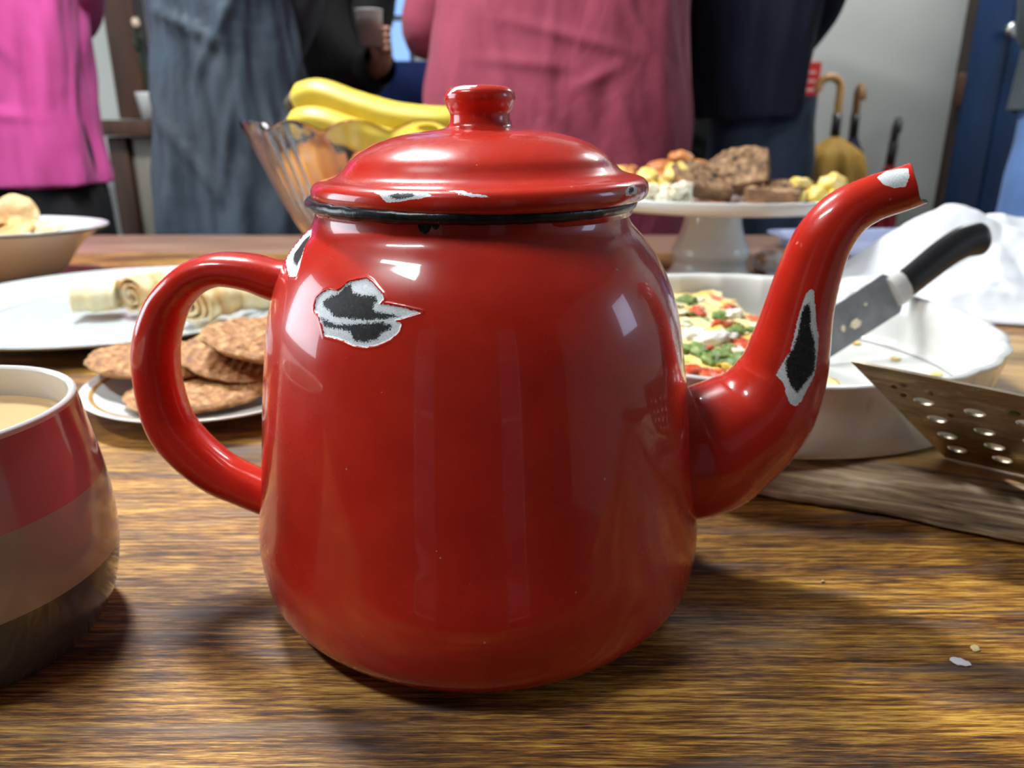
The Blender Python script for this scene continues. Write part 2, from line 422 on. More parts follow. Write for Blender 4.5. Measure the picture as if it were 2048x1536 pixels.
def tag(o, label, cat, group=None, kind=None):
    o['label'] = label; o['category'] = cat
    if group: o['group'] = group
    if kind: o['kind'] = kind
    return o
def struct(o, label=None):
    o['kind'] = 'structure'
    if label: o['label'] = label
    return o
def empty(name, loc, label, cat, rot=(0, 0, 0), group=None):
    o = bpy.data.objects.new(name, None)
    o.empty_display_size = 0.05
    o.location = loc; o.rotation_euler = rot
    COL.objects.link(o)
    return tag(o, label, cat, group)
def boxobj(name, lo, hi, mat, parent=None, bevel=0.0, loc=(0, 0, 0), rot=(0, 0, 0)):
    b = MB(); b.box(lo, hi)
    return b.build(name, mat, parent, loc, rot, smooth=bevel > 0, bevel=bevel, sharp=R(50) if bevel else None)
def nz(p, s=1.0, seed=0):
    return mnoise.noise(Vector((p[0] * s + seed * 7.31, p[1] * s - seed * 3.17, p[2] * s + seed * 1.93)))
def frac(p, s=1.0, seed=0, o=4):
    return mnoise.fractal(Vector((p[0] * s + seed * 7.31, p[1] * s - seed * 3.17, p[2] * s + seed * 1.93)), 0.8, 2.0, o)
def disc_pts(n):
    """square grid mapped to the unit disc, (n+1)^2 points"""
    a = np.linspace(-1, 1, n + 1); X, Y = np.meshgrid(a, a)
    return X * np.sqrt(1 - Y * Y / 2), Y * np.sqrt(1 - X * X / 2)
def lump(name, size, mat, loc, rot, seed, amp=0.25, freq=1.3, sub=3, parent=None):
    bm = bmesh.new(); bmesh.ops.create_icosphere(bm, subdivisions=sub, radius=1)
    for v in bm.verts:
        k = 1 + amp * frac(v.co, freq, seed) + 0.3 * amp * nz(v.co, 5, seed)
        v.co = Vector((v.co.x * size[0] * k, v.co.y * size[1] * k, v.co.z * size[2] * k))
    me = bpy.data.meshes.new(name); bm.to_mesh(me); bm.free()
    me.polygons.foreach_set('use_smooth', [True] * len(me.polygons))
    me.materials.append(mat)
    o = bpy.data.objects.new(name, me); COL.objects.link(o)
    o.location = loc; o.rotation_euler = rot
    if parent: o.parent = parent
    return o
FLOOR = -0.75

# ------------------------------------------------------------------ the room
X0, X1, Y0, Y1, ZC = -2.4, 2.4, -2.2, 2.7, 1.75
def wall_with_holes(name, axis, pos, a0, a1, holes, thick=0.12, mat=None):
    """axis 'y': wall across x at y=pos (outwards sign from pos); axis 'x': wall across y. holes: (a_lo, a_hi, z_lo, z_hi)"""
    b = MB(); sgn = 1 if pos > 0 else -1
    xs = sorted({a0, a1, *[h[0] for h in holes], *[h[1] for h in holes]})
    for p, q in zip(xs[:-1], xs[1:]):
        zs = [FLOOR, ZC]
        hs = [h for h in holes if h[0] <= p + 1e-6 and h[1] >= q - 1e-6]
        seg = [(FLOOR, ZC)] if not hs else [(FLOOR, hs[0][2]), (hs[0][3], ZC)]
        for z0, z1 in seg:
            if z1 - z0 < 1e-4: continue
            lo_, hi_ = sorted((pos, pos + sgn * thick))
            if axis == 'y': b.box((p, lo_, z0), (q, hi_, z1))
            else: b.box((lo_, p, z0), (hi_, q, z1))
    return struct(b.build(name, mat or M['wall'], smooth=False, merge=0))
BW = (-1.00, -0.350, 0.34, 1.40)
wall_with_holes('wall_back', 'y', Y1, X0, X1, [BW])
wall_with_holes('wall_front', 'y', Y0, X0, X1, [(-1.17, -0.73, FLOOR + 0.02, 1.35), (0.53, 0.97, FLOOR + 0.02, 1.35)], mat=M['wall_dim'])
wall_with_holes('wall_right', 'x', X1, Y0 - .12, Y1 + .12, [(-0.20, 0.40, 0.45, 1.05)])
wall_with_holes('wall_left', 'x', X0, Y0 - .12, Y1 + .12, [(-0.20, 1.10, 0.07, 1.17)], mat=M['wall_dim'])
struct(boxobj('floor', (X0 - .12, Y0 - .12, FLOOR - .08), (X1 + .12, Y1 + .12, FLOOR), M['floor']))
struct(boxobj('ceiling', (X0 - .12, Y0 - .12, ZC), (X1 + .12, Y1 + .12, ZC + .08), M['ceiling']))
struct(boxobj('baseboard_back', (X0, Y1 - .02, FLOOR), (X1, Y1, FLOOR + .12), M['trim']))

def window(name, axis, pos, a0, a1, z0, z1, nv, nh, mat, dark=False):
    root = bpy.data.objects.new(name, None); COL.objects.link(root); struct(root)
    def bx(nm, al, ah, zl, zh, dp=0.025, m=mat):
        if axis == 'y': o = boxobj(nm, (al, pos - dp, zl), (ah, pos + dp, zh), m, root)
        else: o = boxobj(nm, (pos - dp, al, zl), (pos + dp, ah, zh), m, root)
        return o
    w = 0.022
    bx('window_frame', a0, a1, z1 - w, z1); bx('window_frame', a0, a1, z0, z0 + w)
    bx('window_frame', a0, a0 + w, z0 + w, z1 - w); bx('window_frame', a1 - w, a1, z0 + w, z1 - w)
    cs = np.linspace(a0, a1, nv + 1)[1:-1]; rs = np.linspace(z0, z1, nh + 1)[1:-1]
    for c in cs: bx('window_bar', c - .009, c + .009, z0 + w, z1 - w, .012)
    if dark: bx('pane', a0 + w, a1 - w, z0 + w, z1 - w, .003, M['sky_dimming_pane'])
    for c in rs: bx('window_bar', a0 + w, a1 - w, c - .009, c + .009, .0125)
    return root
w1 = window('window_1', 'y', Y1 + .06, *BW, 4, 5, M['frame_dark'])
w2 = window('window_2', 'x', X1 + .06, -0.20, 0.40, 0.45, 1.05, 2, 2, M['trim'])
w3 = window('window_3', 'x', X0 - .06, -0.20, 1.10, 0.07, 1.17, 3, 2, M['trim'])
d1 = window('door_1', 'y', Y0 - .06, -1.17, -0.73, FLOOR + .02, 1.35, 1, 3, M['trim'], True)
d2 = window('door_2', 'y', Y0 - .06, 0.53, 0.97, FLOOR + .02, 1.35, 1, 3, M['trim'], True)
struct(boxobj('trim_1', (BW[0] - .05, Y1 - .06, BW[2] - .035), (BW[1] + .05, Y1 + .03, BW[2] - .002), M['trim']))

# blue boarded door standing open
dr = bpy.data.objects.new('door_3', None); COL.objects.link(dr); struct(dr, 'dark blue boarded door standing open')
dr.location = (1.40, 2.30, FLOOR + 0.01)
for i in range(6):
    boxobj('plank', (.026 + i * .118, 0, 0), (.026 + i * .118 + .113, .035, 2.05), M['door_blue'], dr, .004)
boxobj('ledge', (.03, .036, .3), (.72, .06, .42), M['door_blue'], dr)
boxobj('ledge', (.03, .036, 1.6), (.72, .06, 1.72), M['door_blue'], dr)
boxobj('edge_strip', (.012, 0, 0), (.024, .037, 2.05), M['door_edge'], dr)
b = MB(); b.lathe(cr([(.0001, .0), (.012, .002), (.012, .012), (.020, .018), (.023, .030), (.017, .041), (.0001, .044)], 24), 24)
b.build('door_knob', M['brass'], dr, (.125, -.001, 1.20), (R(90), 0, 0))
boxobj('latch', (-.004, -.014, .98), (.022, -.001, 1.08), M['rust'], dr, .004)

# ceiling lamps over the table, and a third added to brighten the back wall
for LP, LR, LB, LK in (((-0.60, 0.80), -42, 'slim white ceiling lamp hanging above the far side of the table', 1.60), ((-0.88, -0.38), -42, 'slim white ceiling lamp hanging above the near side of the table', 0.58), ((1.35, 2.05), 20, 'unseen ceiling lamp added to brighten the wall by the umbrellas', 0.58)):
  lp = empty('ceiling_lamp', (LP[0], LP[1], ZC), LB, 'lamp', (0, 0, R(LR)))
  b = MB(); b.box((-.33, -.085, -.235), (.33, .085, -.20)); b.build('lamp_housing', M['trim'], lp, bevel=.004, sharp=R(40))
  b = MB(); b.box((-.30, -.070, -.250), (.30, .070, -.2355)); b.build('lamp_diffuser', lamp_mat(LK), lp, smooth=False)
  for x in (-.25, .25):
    b = MB(); b.tube([(x, 0, -.20), (x, 0, -.1), (x, 0, 0)], .004, 8); b.build('suspension_rod', M['brass'], lp)

# ------------------------------------------------------------------ table
tb = empty('table', (-0.235, 0.305, FLOOR), 'long brown wooden table with streaky grain carrying all the food', 'table')
TX0, TX1, TY0, TY1 = -1.30, 0.80, -0.175, 1.109
oz = -FLOOR
def tbox(name, lo, hi, mat, bev=0.002):
    o = boxobj(name, lo, hi, mat, None, bev)
    o.parent = tb; o.location = (0.235, -0.305, oz)
    return o
tbox('tabletop_board', (TX0, TY0, -.036), (TX1, .905, 0), M['table'])
tbox('edge_board', (TX0, .9065, -.036), (TX1, TY1, 0), M['table_edge'])
for (a, c) in ((TX0 + .08, TY0 + .08), (TX1 - .15, TY0 + .08), (TX0 + .08, TY1 - .15), (TX1 - .15, TY1 - .15)):
    tbox('leg', (a, c, FLOOR + .001), (a + .07, c + .07, -.1365), M['table_leg'], .004)
tbox('apron', (TX0 + .08, TY0 + .09, -.136), (TX1 - .08, TY0 + .115, -.0365), M['table_leg'])
tbox('apron', (TX0 + .08, TY1 - .115, -.136), (TX1 - .08, TY1 - .09, -.0365), M['table_leg'])
tbox('apron', (TX0 + .085, TY0 + .116, -.136), (TX0 + .11, TY1 - .116, -.0365), M['table_leg'])
tbox('apron', (TX1 - .11, TY0 + .116, -.136), (TX1 - .085, TY1 - .116, -.0365), M['table_leg'])

# ------------------------------------------------------------------ red enamel teapot
CH = {}
CH['big']=[(-2.285,0.1358),(-2.2869,0.138),(-2.2575,0.1402),(-2.2182,0.1413),(-2.173,0.1412),(-2.1415,0.1425),(-2.1219,0.1441),(-2.0747,0.1451),(-2.0276,0.1457),(-1.9922,0.1448),(-1.9588,0.1433),(-1.9274,0.1419),(-1.9156,0.1406),(-1.9313,0.1391),(-1.8861,0.1391),(-1.8154,0.1385),(-1.7388,0.1376),(-1.8115,0.1358),(-1.8508,0.1348),(-1.8213,0.134),(-1.8292,0.1316),(-1.8645,0.1292),(-1.9176,0.1272),(-1.9687,0.1263),(-2.0237,0.1263),(-2.0747,0.1272),(-2.118,0.1276),(-2.1848,0.1277),(-2.2103,0.1306),(-2.2398,0.1331),(-2.2771,0.1343)]
CH['b1']=[(-2.2398,0.1377),(-2.2005,0.1397),(-2.1592,0.1407),(-2.1357,0.1425),(-2.1101,0.1438),(-2.0787,0.1415),(-2.0237,0.141),(-1.9588,0.1414),(-1.949,0.1398),(-1.9628,0.1384),(-1.9549,0.1371),(-1.8901,0.1366),(-1.8331,0.1361),(-1.8861,0.1352),(-1.9745,0.1342),(-2.0728,0.134),(-2.1474,0.1338),(-2.1887,0.1353),(-2.2319,0.1362)]
CH['b2']=[(-2.226,0.1328),(-2.1749,0.1322),(-2.1278,0.1317),(-2.0669,0.1324),(-1.9922,0.1332),(-1.9117,0.1341),(-1.8626,0.1335),(-1.8685,0.1325),(-1.9058,0.1308),(-1.9274,0.1288),(-1.9804,0.1278),(-2.0276,0.1279),(-2.0512,0.1301),(-2.0924,0.1306),(-2.1455,0.1304),(-2.1985,0.1304)]
CH['lf']=[(-2.7624,0.1558),(-2.8508,0.1549),(-2.8803,0.1522),(-2.9805,0.1483),(-2.9766,0.1451),(-2.7054,0.143),(-2.6092,0.1415),(-2.5207,0.1424),(-2.5365,0.145),(-2.5836,0.148),(-2.6543,0.1516),(-2.6681,0.1538)]
CH['lb']=[(-2.7349,0.1543),(-2.7703,0.1526),(-2.7683,0.1499),(-2.7781,0.1475),(-2.6956,0.1457),(-2.5993,0.1451),(-2.6092,0.1478),(-2.6583,0.1509),(-2.6838,0.1533)]
CH['so']=[(0.6093,4.9009),(0.6093,4.7909),(0.5743,4.6338),(0.5326,4.4768),(0.5042,4.3511),(0.4541,4.304),(0.409,4.3197),(0.3806,4.4139),(0.3472,4.4925),(0.3322,4.571),(0.3356,4.7281),(0.3589,4.9009),(0.379,5.0265),(0.3907,5.1993),(0.4341,5.1208),(0.4574,5.0265),(0.4841,5.0265),(0.5192,5.0265),(0.5559,5.0265),(0.5977,4.9951)]
CH['sb']=[(0.5693,4.948),(0.5793,4.8223),(0.5526,4.6967),(0.5242,4.6496),(0.4908,4.4611),(0.4491,4.3511),(0.4174,4.3511),(0.3873,4.5239),(0.3606,4.6338),(0.3723,4.8223),(0.404,4.9951),(0.4307,5.0894),(0.4624,4.9951),(0.5042,4.9323),(0.5409,4.9637)]
CH['st']=[(0.9332,5.8277),(0.9549,6.1575),(0.9766,6.0633),(0.9933,5.8277),(0.99,5.3878),(0.9783,4.9794),(0.9549,5.058),(0.9349,5.3721)]
CH['la']=[(-2.1147,0.1944),(-2.0539,0.2024),(-1.9575,0.2064),(-1.8925,0.2024),(-1.8087,0.2044),(-1.7751,0.1824),(-1.8296,0.1623),(-1.8757,0.1583),(-1.9659,0.1463),(-2.0182,0.1423),(-2.0644,0.1784)]
CH['lab']=[(-2.0057,0.1764),(-1.97,0.1924),(-1.8778,0.1964),(-1.8548,0.1764),(-1.9302,0.1603),(-1.9805,0.1603)]
CH['l2']=[(-1.7102,0.2204),(-1.6242,0.2224),(-1.5949,0.2004),(-1.5446,0.1904),(-1.5886,0.1944),(-1.5132,0.1844),(-1.4922,0.1703),(-1.5718,0.1723),(-1.6473,0.1904),(-1.6054,0.1884)]
CH['l3']=[(-0.6623,0.1603),(-0.6036,0.1844),(-0.5386,0.1884),(-0.5177,0.1623),(-0.526,0.1383),(-0.6162,0.1303),(-0.6623,0.1363)]
CH['l3b']=[(-0.612,0.1703),(-0.5638,0.1804),(-0.5617,0.1583),(-0.6036,0.1403),(-0.6308,0.1483)]
CH['kn']=[(-2.6596,0.8417),(-2.5129,0.8637),(-2.4437,0.8938),(-2.2467,0.9218),(-1.6117,0.9178),(-1.6724,0.8918),(-2.0644,0.8898),(-2.3012,0.8657),(-2.515,0.8397)]
POT_PROF = [(.0502, 0), (.0784, .004), (.0883, .012), (.0913, .022), (.0918, .035), (.0888, .055), (.0858, .08), (.0825, .105), (.0787, .125), (.0728, .14), (.0658, .15), (.0607, .1556), (.0588, .1598), (.0590, .1645)]
PX, LEAN = -.0134, -.010
def sdist(P, poly):
    """signed distance (positive inside) of points P (k,2) to a polygon"""
    poly = np.asarray(poly, float); k = len(poly)
    d = np.full(len(P), 1e9); ins = np.zeros(len(P), bool)
    for i in range(k):
        a, c = poly[i], poly[(i + 1) % k]
        e = c - a; t = np.clip(((P - a) @ e) / (e @ e + 1e-18), 0, 1)
        d = np.minimum(d, np.hypot(*(P - a - t[:, None] * e).T))
        cond = ((a[1] > P[:, 1]) != (c[1] > P[:, 1]))
        with np.errstate(divide='ignore', invalid='ignore'):
            xi = a[0] + (P[:, 1] - a[1]) * (c[0] - a[0]) / (c[1] - a[1])
        ins ^= cond & (P[:, 0] < xi)
    return np.where(ins, d, -d)
def chip_attr(o, uv, sets, scale):
    """uv (k,2) surface coordinates per vertex in the vertex order; writes ground / iron in millimetres"""
    S = np.array(scale)
    out = []
    for names in sets:
        v = np.full(len(uv), -20.0)
        for n in names: v = np.maximum(v, sdist(uv * S, np.array(CH[n]) * S) * 1000)
        out.append(v)
    for nm, v in zip(('ground', 'iron'), out):
        at = o.data.attributes.new(nm, 'FLOAT', 'POINT'); at.data.foreach_set('value', v.astype(np.float32))
    return out

pot = empty('teapot', (PX, 0, 0), 'large chipped red enamel teapot with black rim, curved spout and loop handle', 'teapot')
def inpot(o):
    o.parent = pot; o.location = (-PX, 0, 0)
    return o
prof = cr(POT_PROF, 600)
prof = prof[np.argsort(prof[:, 1])]
zs = np.concatenate([np.linspace(0, .02, 26)[:-1], np.linspace(.02, .118, 60)[:-1], np.linspace(.118, .162, 150)[:-1], np.linspace(.162, .1645, 5)])
rs = np.interp(zs, prof[:, 1], prof[:, 0])
th = np.concatenate([np.linspace(-PI, -1.68, 330)[:-1], np.linspace(-1.68, PI, 170)[:-1]])
G = np.stack([PX + LEAN * zs[:, None] + rs[:, None] * np.cos(th), rs[:, None] * np.sin(th), zs[:, None] + 0 * th], -1)
b = MB(); b.grid(G, cu=True)
bot = cr([(.0502, 0), (.030, .0012), (.0001, .0018)], 12)
b.lathe(bot, 64, (PX, 0, 0))
inn = [(r_ - .0015, z_) for r_, z_ in prof[::-12] if z_ > .004] + [(.04, .0035), (.0001, .0035)]
b.grid(np.stack([np.stack([PX + LEAN * z_ + r_ * np.cos(np.linspace(0, 2 * PI, 64, endpoint=False)), r_ * np.sin(np.linspace(0, 2 * PI, 64, endpoint=False)), np.full(64, z_)], -1) for r_, z_ in inn]), cu=True)
body = inpot(b.build('body', M['enamel'], merge=0))
uv = np.full((len(body.data.vertices), 2), 9.0)
TT, ZZ = np.meshgrid(th, zs)
uv[:TT.size] = np.stack([TT.ravel(), ZZ.ravel()], -1)
g, ir = chip_attr(body, uv, (('big', 'lf'), ('b1', 'b2', 'lb')), (.074, 1.0))
co = np.empty(len(body.data.vertices) * 3); body.data.vertices.foreach_get('co', co); co = co.reshape(-1, 3)
dep = np.clip(g + .15, 0, .5) / .5 * .00035
lip = np.exp(-((g + .35) / .35) ** 2) * .00018
nv = co - np.stack([PX + LEAN * co[:, 2], 0 * co[:, 2], co[:, 2]], -1); nv /= np.linalg.norm(nv, axis=1)[:, None] + 1e-9
nv[:, 2] += .35; nv /= np.linalg.norm(nv, axis=1)[:, None]
k = np.where(uv[:, 0] < 8, 1, 0)
co = co + nv * ((lip - dep) * k)[:, None]
body.data.vertices.foreach_set('co', co.ravel())

# black rolled rim, a little bruised
n = 200; G = []
for i in range(n):
    a = 2 * PI * i / n
    rr = .0022 + .00025 * nz((math.cos(a) * 9, math.sin(a) * 9, 0), 1, 3)
    ring = []
    for j in range(14):
        p = 2 * PI * j / 14
        r_ = .0598 + rr * math.cos(p)
        ring.append((PX + LEAN * .1649 + r_ * math.cos(a), r_ * math.sin(a), .1640 + rr * math.sin(p) + .0003 * nz((math.cos(a) * 20, math.sin(a) * 20, 1), 1, 5)))
    G.append(ring)
b = MB(); b.grid(G, cu=True, cv=True)
inpot(b.build('rim', M['black_rim']))['label'] = 'worn black rolled rim'
# drips of black glaze below the rim
for a, w, hgt in ((-1.78, .0032, .0042), (-1.72, .002, .0028), (-2.5, .002, .0018), (-1.2, .0016, .0014)):
    b = MB(); q = []
    for t in np.linspace(0, 1, 7):
        z_ = .1630 - hgt * t
        r_ = np.interp(z_, prof[:, 1], prof[:, 0]) + .0003
        hw = w * math.sqrt(max(0, 1 - t ** 2.2)) + 1e-5
        q.append([(PX + LEAN * z_ + (r_ - .0004 * abs(s_)) * math.cos(a + s_ * hw / .06), (r_ - .0004 * abs(s_)) * math.sin(a + s_ * hw / .06), z_) for s_ in np.linspace(-1, 1, 7)])
    b.grid(q); inpot(b.build('glaze_drip', M['black_rim'], merge=0))

# spout
SP = [(.0560, .0590, .0290), (.0786, .0605, .0290), (.0907, .0669, .0263), (.1032, .0786, .0225), (.1099, .0928, .0185), (.1124, .1067, .0158), (.1141, .1211, .0135), (.1165, .1356, .0122), (.1202, .1484, .0112), (.1266, .1579, .0100), (.1353, .1636, .0089), (.1443, .1669, .0083)]
def spout_grid(n, m, dr=0.0, e0=0.0):
    S = cr(SP, n); C = S[:, :2]; Rr = S[:, 2] - dr
    T = np.gradient(C, axis=0); T /= np.linalg.norm(T, axis=1)[:, None]
    Nn = np.stack([-T[:, 1], T[:, 0]], 1)
    ph = np.linspace(0, 2 * PI, m, endpoint=False)
    X = C[:, 0, None] + Rr[:, None] * np.cos(ph) * Nn[:, 0, None]
    Z = C[:, 1, None] + Rr[:, None] * np.cos(ph) * Nn[:, 1, None]
    Y = np.sin(ph)[None, :] * Rr[:, None] * .92
    e = np.linspace(0, 1, n); w = np.clip((e - .9) / .1, 0, 1) ** 1.5
    cph = np.cos(ph); off = np.where(cph > 0, .0059 + .0019 * cph ** 4, .0059 + .0056 * np.abs(cph) ** 3.5)
    X = X + w[:, None] * off * T[:, 0, None]; Z = Z + w[:, None] * off * T[:, 1, None]
    return np.stack([X, Y, Z], -1)[int(e0 * n):]
NS, MS = 300, 128
G = spout_grid(NS, MS)
b = MB(); b.grid(G, cu=True)
sp = inpot(b.build('spout', M['enamel'], merge=0))
A, Bq = np.meshgrid(np.linspace(0, 1, NS), np.linspace(0, 2 * PI, MS, endpoint=False), indexing='ij')
chip_attr(sp, np.stack([A.ravel(), Bq.ravel()], -1), (('so', 'st'), ('sb',)), (.165, .0145))
b = MB(); Gi = spout_grid(NS, MS, .0011, .75)
Go = G[-1]
b.grid(np.stack([Go, (Go + Gi[-1]) / 2 + .0004 * (Go - Gi[0].mean(0)) / np.linalg.norm(Go - Gi[0].mean(0), axis=1)[:, None], Gi[-1]]), cu=True)
lipo = inpot(b.build('spout_lip', M['iron_dark'], merge=0)); lipo['label'] = 'bare dark iron edge of the spout mouth'
b = MB(); b.grid(Gi[::4], cu=True, flip=True)
inpot(b.build('spout_lining', M['spout_inside'], merge=0))

# handle: flattened strap
HD = [(-.0800, .1322, .0082), (-.0913, .1328, .0081), (-.1027, .1362, .0072), (-.1149, .1373, .0065), (-.125, .1340, .0067), (-.1329, .1276, .0071), (-.1384, .1201, .0078), (-.1436, .1067, .0085), (-.1452, .0900, .0088), (-.1429, .0730, .0094), (-.1363, .0614, .0095), (-.1257, .0507, .0090), (-.1149, .0446, .0084), (-.1020, .0385, .0082), (-.0860, .0330, .0082)]
S = cr(HD, 130); C = S[:, :2]; T = np.gradient(C, axis=0); T /= np.linalg.norm(T, axis=1)[:, None]
Nn = np.stack([-T[:, 1], T[:, 0]], 1)
ph = np.linspace(0, 2 * PI, 40, endpoint=False)
G = []
for i in range(130):
    r_ = S[i, 2]; ring = []
    for p in ph:
        cu, su = math.cos(p), math.sin(p)
        e = .80
        u_ = math.copysign(abs(cu) ** e, cu) * r_; w_ = math.copysign(abs(su) ** e, su) * .0105
        if u_ > 0 and False: pass
        # shallow groove along the inner side
        inner = max(0, u_ / r_)
        w2 = w_ * (1 - .12 * inner)
        ring.append((C[i, 0] + u_ * Nn[i, 0], w2, C[i, 1] + u_ * Nn[i, 1]))
    G.append(ring)
b = MB(); b.grid(G, cu=True)
hd = inpot(b.build('handle', M['enamel'], merge=0))
for nm in ('ground', 'iron'):
    at = hd.data.attributes.new(nm, 'FLOAT', 'POINT'); at.data.foreach_set('value', np.full(len(hd.data.vertices), -20, np.float32))

# lid with knob
LID = [(.0575, .1652), (.0600, .1648), (.0618, .1655), (.0627, .1680), (.0621, .1706), (.0600, .1722), (.0560, .1732), (.0530, .1744), (.0505, .1765), (.0475, .1799), (.0430, .1829), (.0370, .1856), (.0290, .1878), (.0200, .1891), (.0150, .1897), (.0122, .1905), (.0112, .1925), (.0110, .1950), (.0122, .1975), (.0130, .2003), (.0122, .2028), (.0095, .2042), (.0050, .2047), (.0001, .2048)]
LX, LTILT = -.0118, .012
LPf = cr(LID, 500); sl = np.linspace(0, 1, 500)
kk = 14.2 / 23
def lid_part(name, a, c, nth, parent=None):
    i0, i1 = int(a * 499), int(c * 499) + 1
    P = LPf[i0:i1:1 if c < .4 else 2]; s_ = sl[i0:i1:1 if c < .4 else 2]
    t_ = np.concatenate([np.linspace(-PI, -.3, int(nth * .7))[:-1], np.linspace(-.3, PI, int(nth * .4))[:-1]])
    x = P[:, 0, None] * np.cos(t_); y = P[:, 0, None] * np.sin(t_)
    G = np.stack([LX + x, y, P[:, 1, None] + LTILT * x], -1)
    b = MB(); b.grid(G, cu=True)
    o = inpot(b.build(name, M['enamel'], merge=0))
    TT, SS = np.meshgrid(t_, s_)
    return o, np.stack([TT.ravel(), SS.ravel()], -1)
lid, uv = lid_part('lid', 0, kk, 420)
chip_attr(lid, uv, (('la', 'l2', 'l3'), ('lab', 'l3b')), (.062, .078))
knob, uv = lid_part('knob', kk, 1, 160)
chip_attr(knob, uv, (('kn',), ()), (.011, .078))
knob.parent = lid; knob.location = (0, 0, 0)
b = MB(); b.lathe([(.0575, .1652), (.0572, .160), (.0555, .160), (.0555, .1655), (.0001, .170)], 96, (LX, 0, 0))
o = b.build('lid_flange', M['enamel']); o.parent = lid; o.location = (0, 0, 0)
for nm in ('ground', 'iron'):
    at = o.data.attributes.new(nm, 'FLOAT', 'POINT'); at.data.foreach_set('value', np.full(len(o.data.vertices), -20, np.float32))

# ------------------------------------------------------------------ mug with tea
MX, MY = -.2145, -.042
mug = empty('mug', (MX, MY, 0), 'glazed mug with pink, taupe and slate bands', 'mug')
mp = [(.0455, .0008), (.0480, .0022), (.0535, .012), (.0568, .026), (.0578, .040), (.0572, .055), (.0553, .070), (.0530, .084), (.0518, .0930)]
MP = cr(mp, 120)
def band(name, z0, z1, mat, extra=()):
    q = [tuple(p) for p in MP if z0 <= p[1] <= z1]
    q = [(float(np.interp(z0, MP[:, 1], MP[:, 0])), z0)] + q + [(float(np.interp(z1, MP[:, 1], MP[:, 0])), z1)]
    b = MB(); b.lathe(q, 160); return b.build(name, mat, mug, merge=1e-7)
band('slate_band', .0008, .0318, M['mug_slate']); band('taupe_band', .0318, .0625, M['mug_taupe']); band('pink_band', .0625, .0930, M['mug_pink'])
b = MB(); b.lathe(cr([(.0518, .0930), (.0517, .0946), (.0506, .0955), (.0492, .0948), (.0488, .0925), (.0500, .080), (.0520, .066), (.0535, .05), (.053, .03), (.045, .010), (.02, .006), (.0001, .006)], 70), 128)
b.build('lining', M['white_glaze'], mug)
b = MB(); b.lathe([(.0455, .0008), (.0440, .0002), (.0400, .0002), (.0390, .002), (.0001, .002)], 96); b.build('foot', M['white_glaze'], mug)
b = MB(); b.tube(cr([(-.052, -.012, .078), (-.068, -.016, .080), (-.082, -.020, .068), (-.084, -.020, .048), (-.074, -.018, .030), (-.055, -.012, .024)], 40), .0065, 14); b.build('handle', M['mug_taupe'], mug)
XX, YY = disc_pts(40)
b = MB(); b.grid(np.stack([XX * .0496, YY * .0496, np.where(np.hypot(XX, YY) > .985, .0008, 0) + 0 * XX], -1))
b.lathe([(.0496, .0008), (.0500, -.012), (.0001, -.012)], 96)
tag(b.build('milky_tea', M['tea'], None, (MX, MY, .0815)), 'milky tea filling the striped mug', 'tea')

# ------------------------------------------------------------------ plate of syrup waffles
PLX, PLY = -.2150, .2300
pl = empty('dessert_plate', (PLX, PLY, 0), 'small white plate with an ochre line around its rim, under the waffles', 'plate')
pp = cr([(.0001, .0050), (.040, .0050), (.052, .0060), (.060, .0085), (.072, .0125), (.083, .0160), (.0872, .0172), (.0878, .0164), (.084, .0142), (.070, .0095), (.056, .0045), (.046, .0012), (.040, .0), (.037, .0015), (.0001, .0020)], 90)
b = MB(); b.lathe(pp, 128); b.build('dish', M['plate_glaze'], pl)
zf = lambda r_: float(np.interp(r_, pp[:50, 0], pp[:50, 1]))
top = pp[:np.argmax(pp[:, 1]) + 1]
zt = lambda r_: float(np.interp(r_, top[:, 0], top[:, 1]))
b = MB(); b.lathe([(.0790, zt(.0790) - .0002), (.0792, zt(.0792) + .0003), (.0820, zt(.0820) + .0003), (.0822, zt(.0822) - .0002)], 128); b.build('ochre_line', M['gold'], pl)
def wafer_mesh(seed, rad=.0495, thick=.0075):
    rnd = random.Random(seed)
    XX, YY = disc_pts(72)
    rr = np.hypot(XX, YY); aa = np.arctan2(YY, XX)
    edge = 1 + .018 * np.sin(aa * 5 + seed) + .012 * np.sin(aa * 11 + 2 * seed) + .008 * np.sin(aa * 23 + seed * 3)
    x = XX * rad * edge; y = YY * rad * edge
    gx = np.abs(np.sin(x * PI / .0066)); gy = np.abs(np.sin(y * PI / .0066))
    zc = .0015 * np.clip(np.minimum(gx, gy) * 2.2, 0, 1)
    side = np.clip((1 - rr) / .06, 0, 1) ** .5
    zt_ = thick * (.55 + .45 * side) - zc * side
    nzv = np.vectorize(lambda p, q: nz((p, q, 0), 120, seed))(x, y) * .0006
    b = MB()
    b.grid(np.stack([x, y, zt_ + nzv], -1))
    b.grid(np.stack([x, y, thick * (.45 - .45 * side) - .0003 + zc * side * .5], -1), flip=True, mat=0)
    n = 73
    idx = [(0, j) for j in range(n)] + [(i, n - 1) for i in range(1, n)] + [(n - 1, j) for j in range(n - 2, -1, -1)] + [(i, 0) for i in range(n - 2, 0, -1)]
    t = np.array([[x[i, j], y[i, j], zt_[i, j] + nzv[i, j]] for i, j in idx]); u = np.array([[x[i, j], y[i, j], thick * .45 - .0003] for i, j in idx])
    m_ = (t + u) / 2; m_[:, :2] *= 1.015
    m_[:, :2] *= 1 + .012 * np.sin(np.arange(len(m_))[:, None] * 1.7 + seed)
    b.grid(np.stack([t, m_, u]), cu=True, mat=1)
    return b
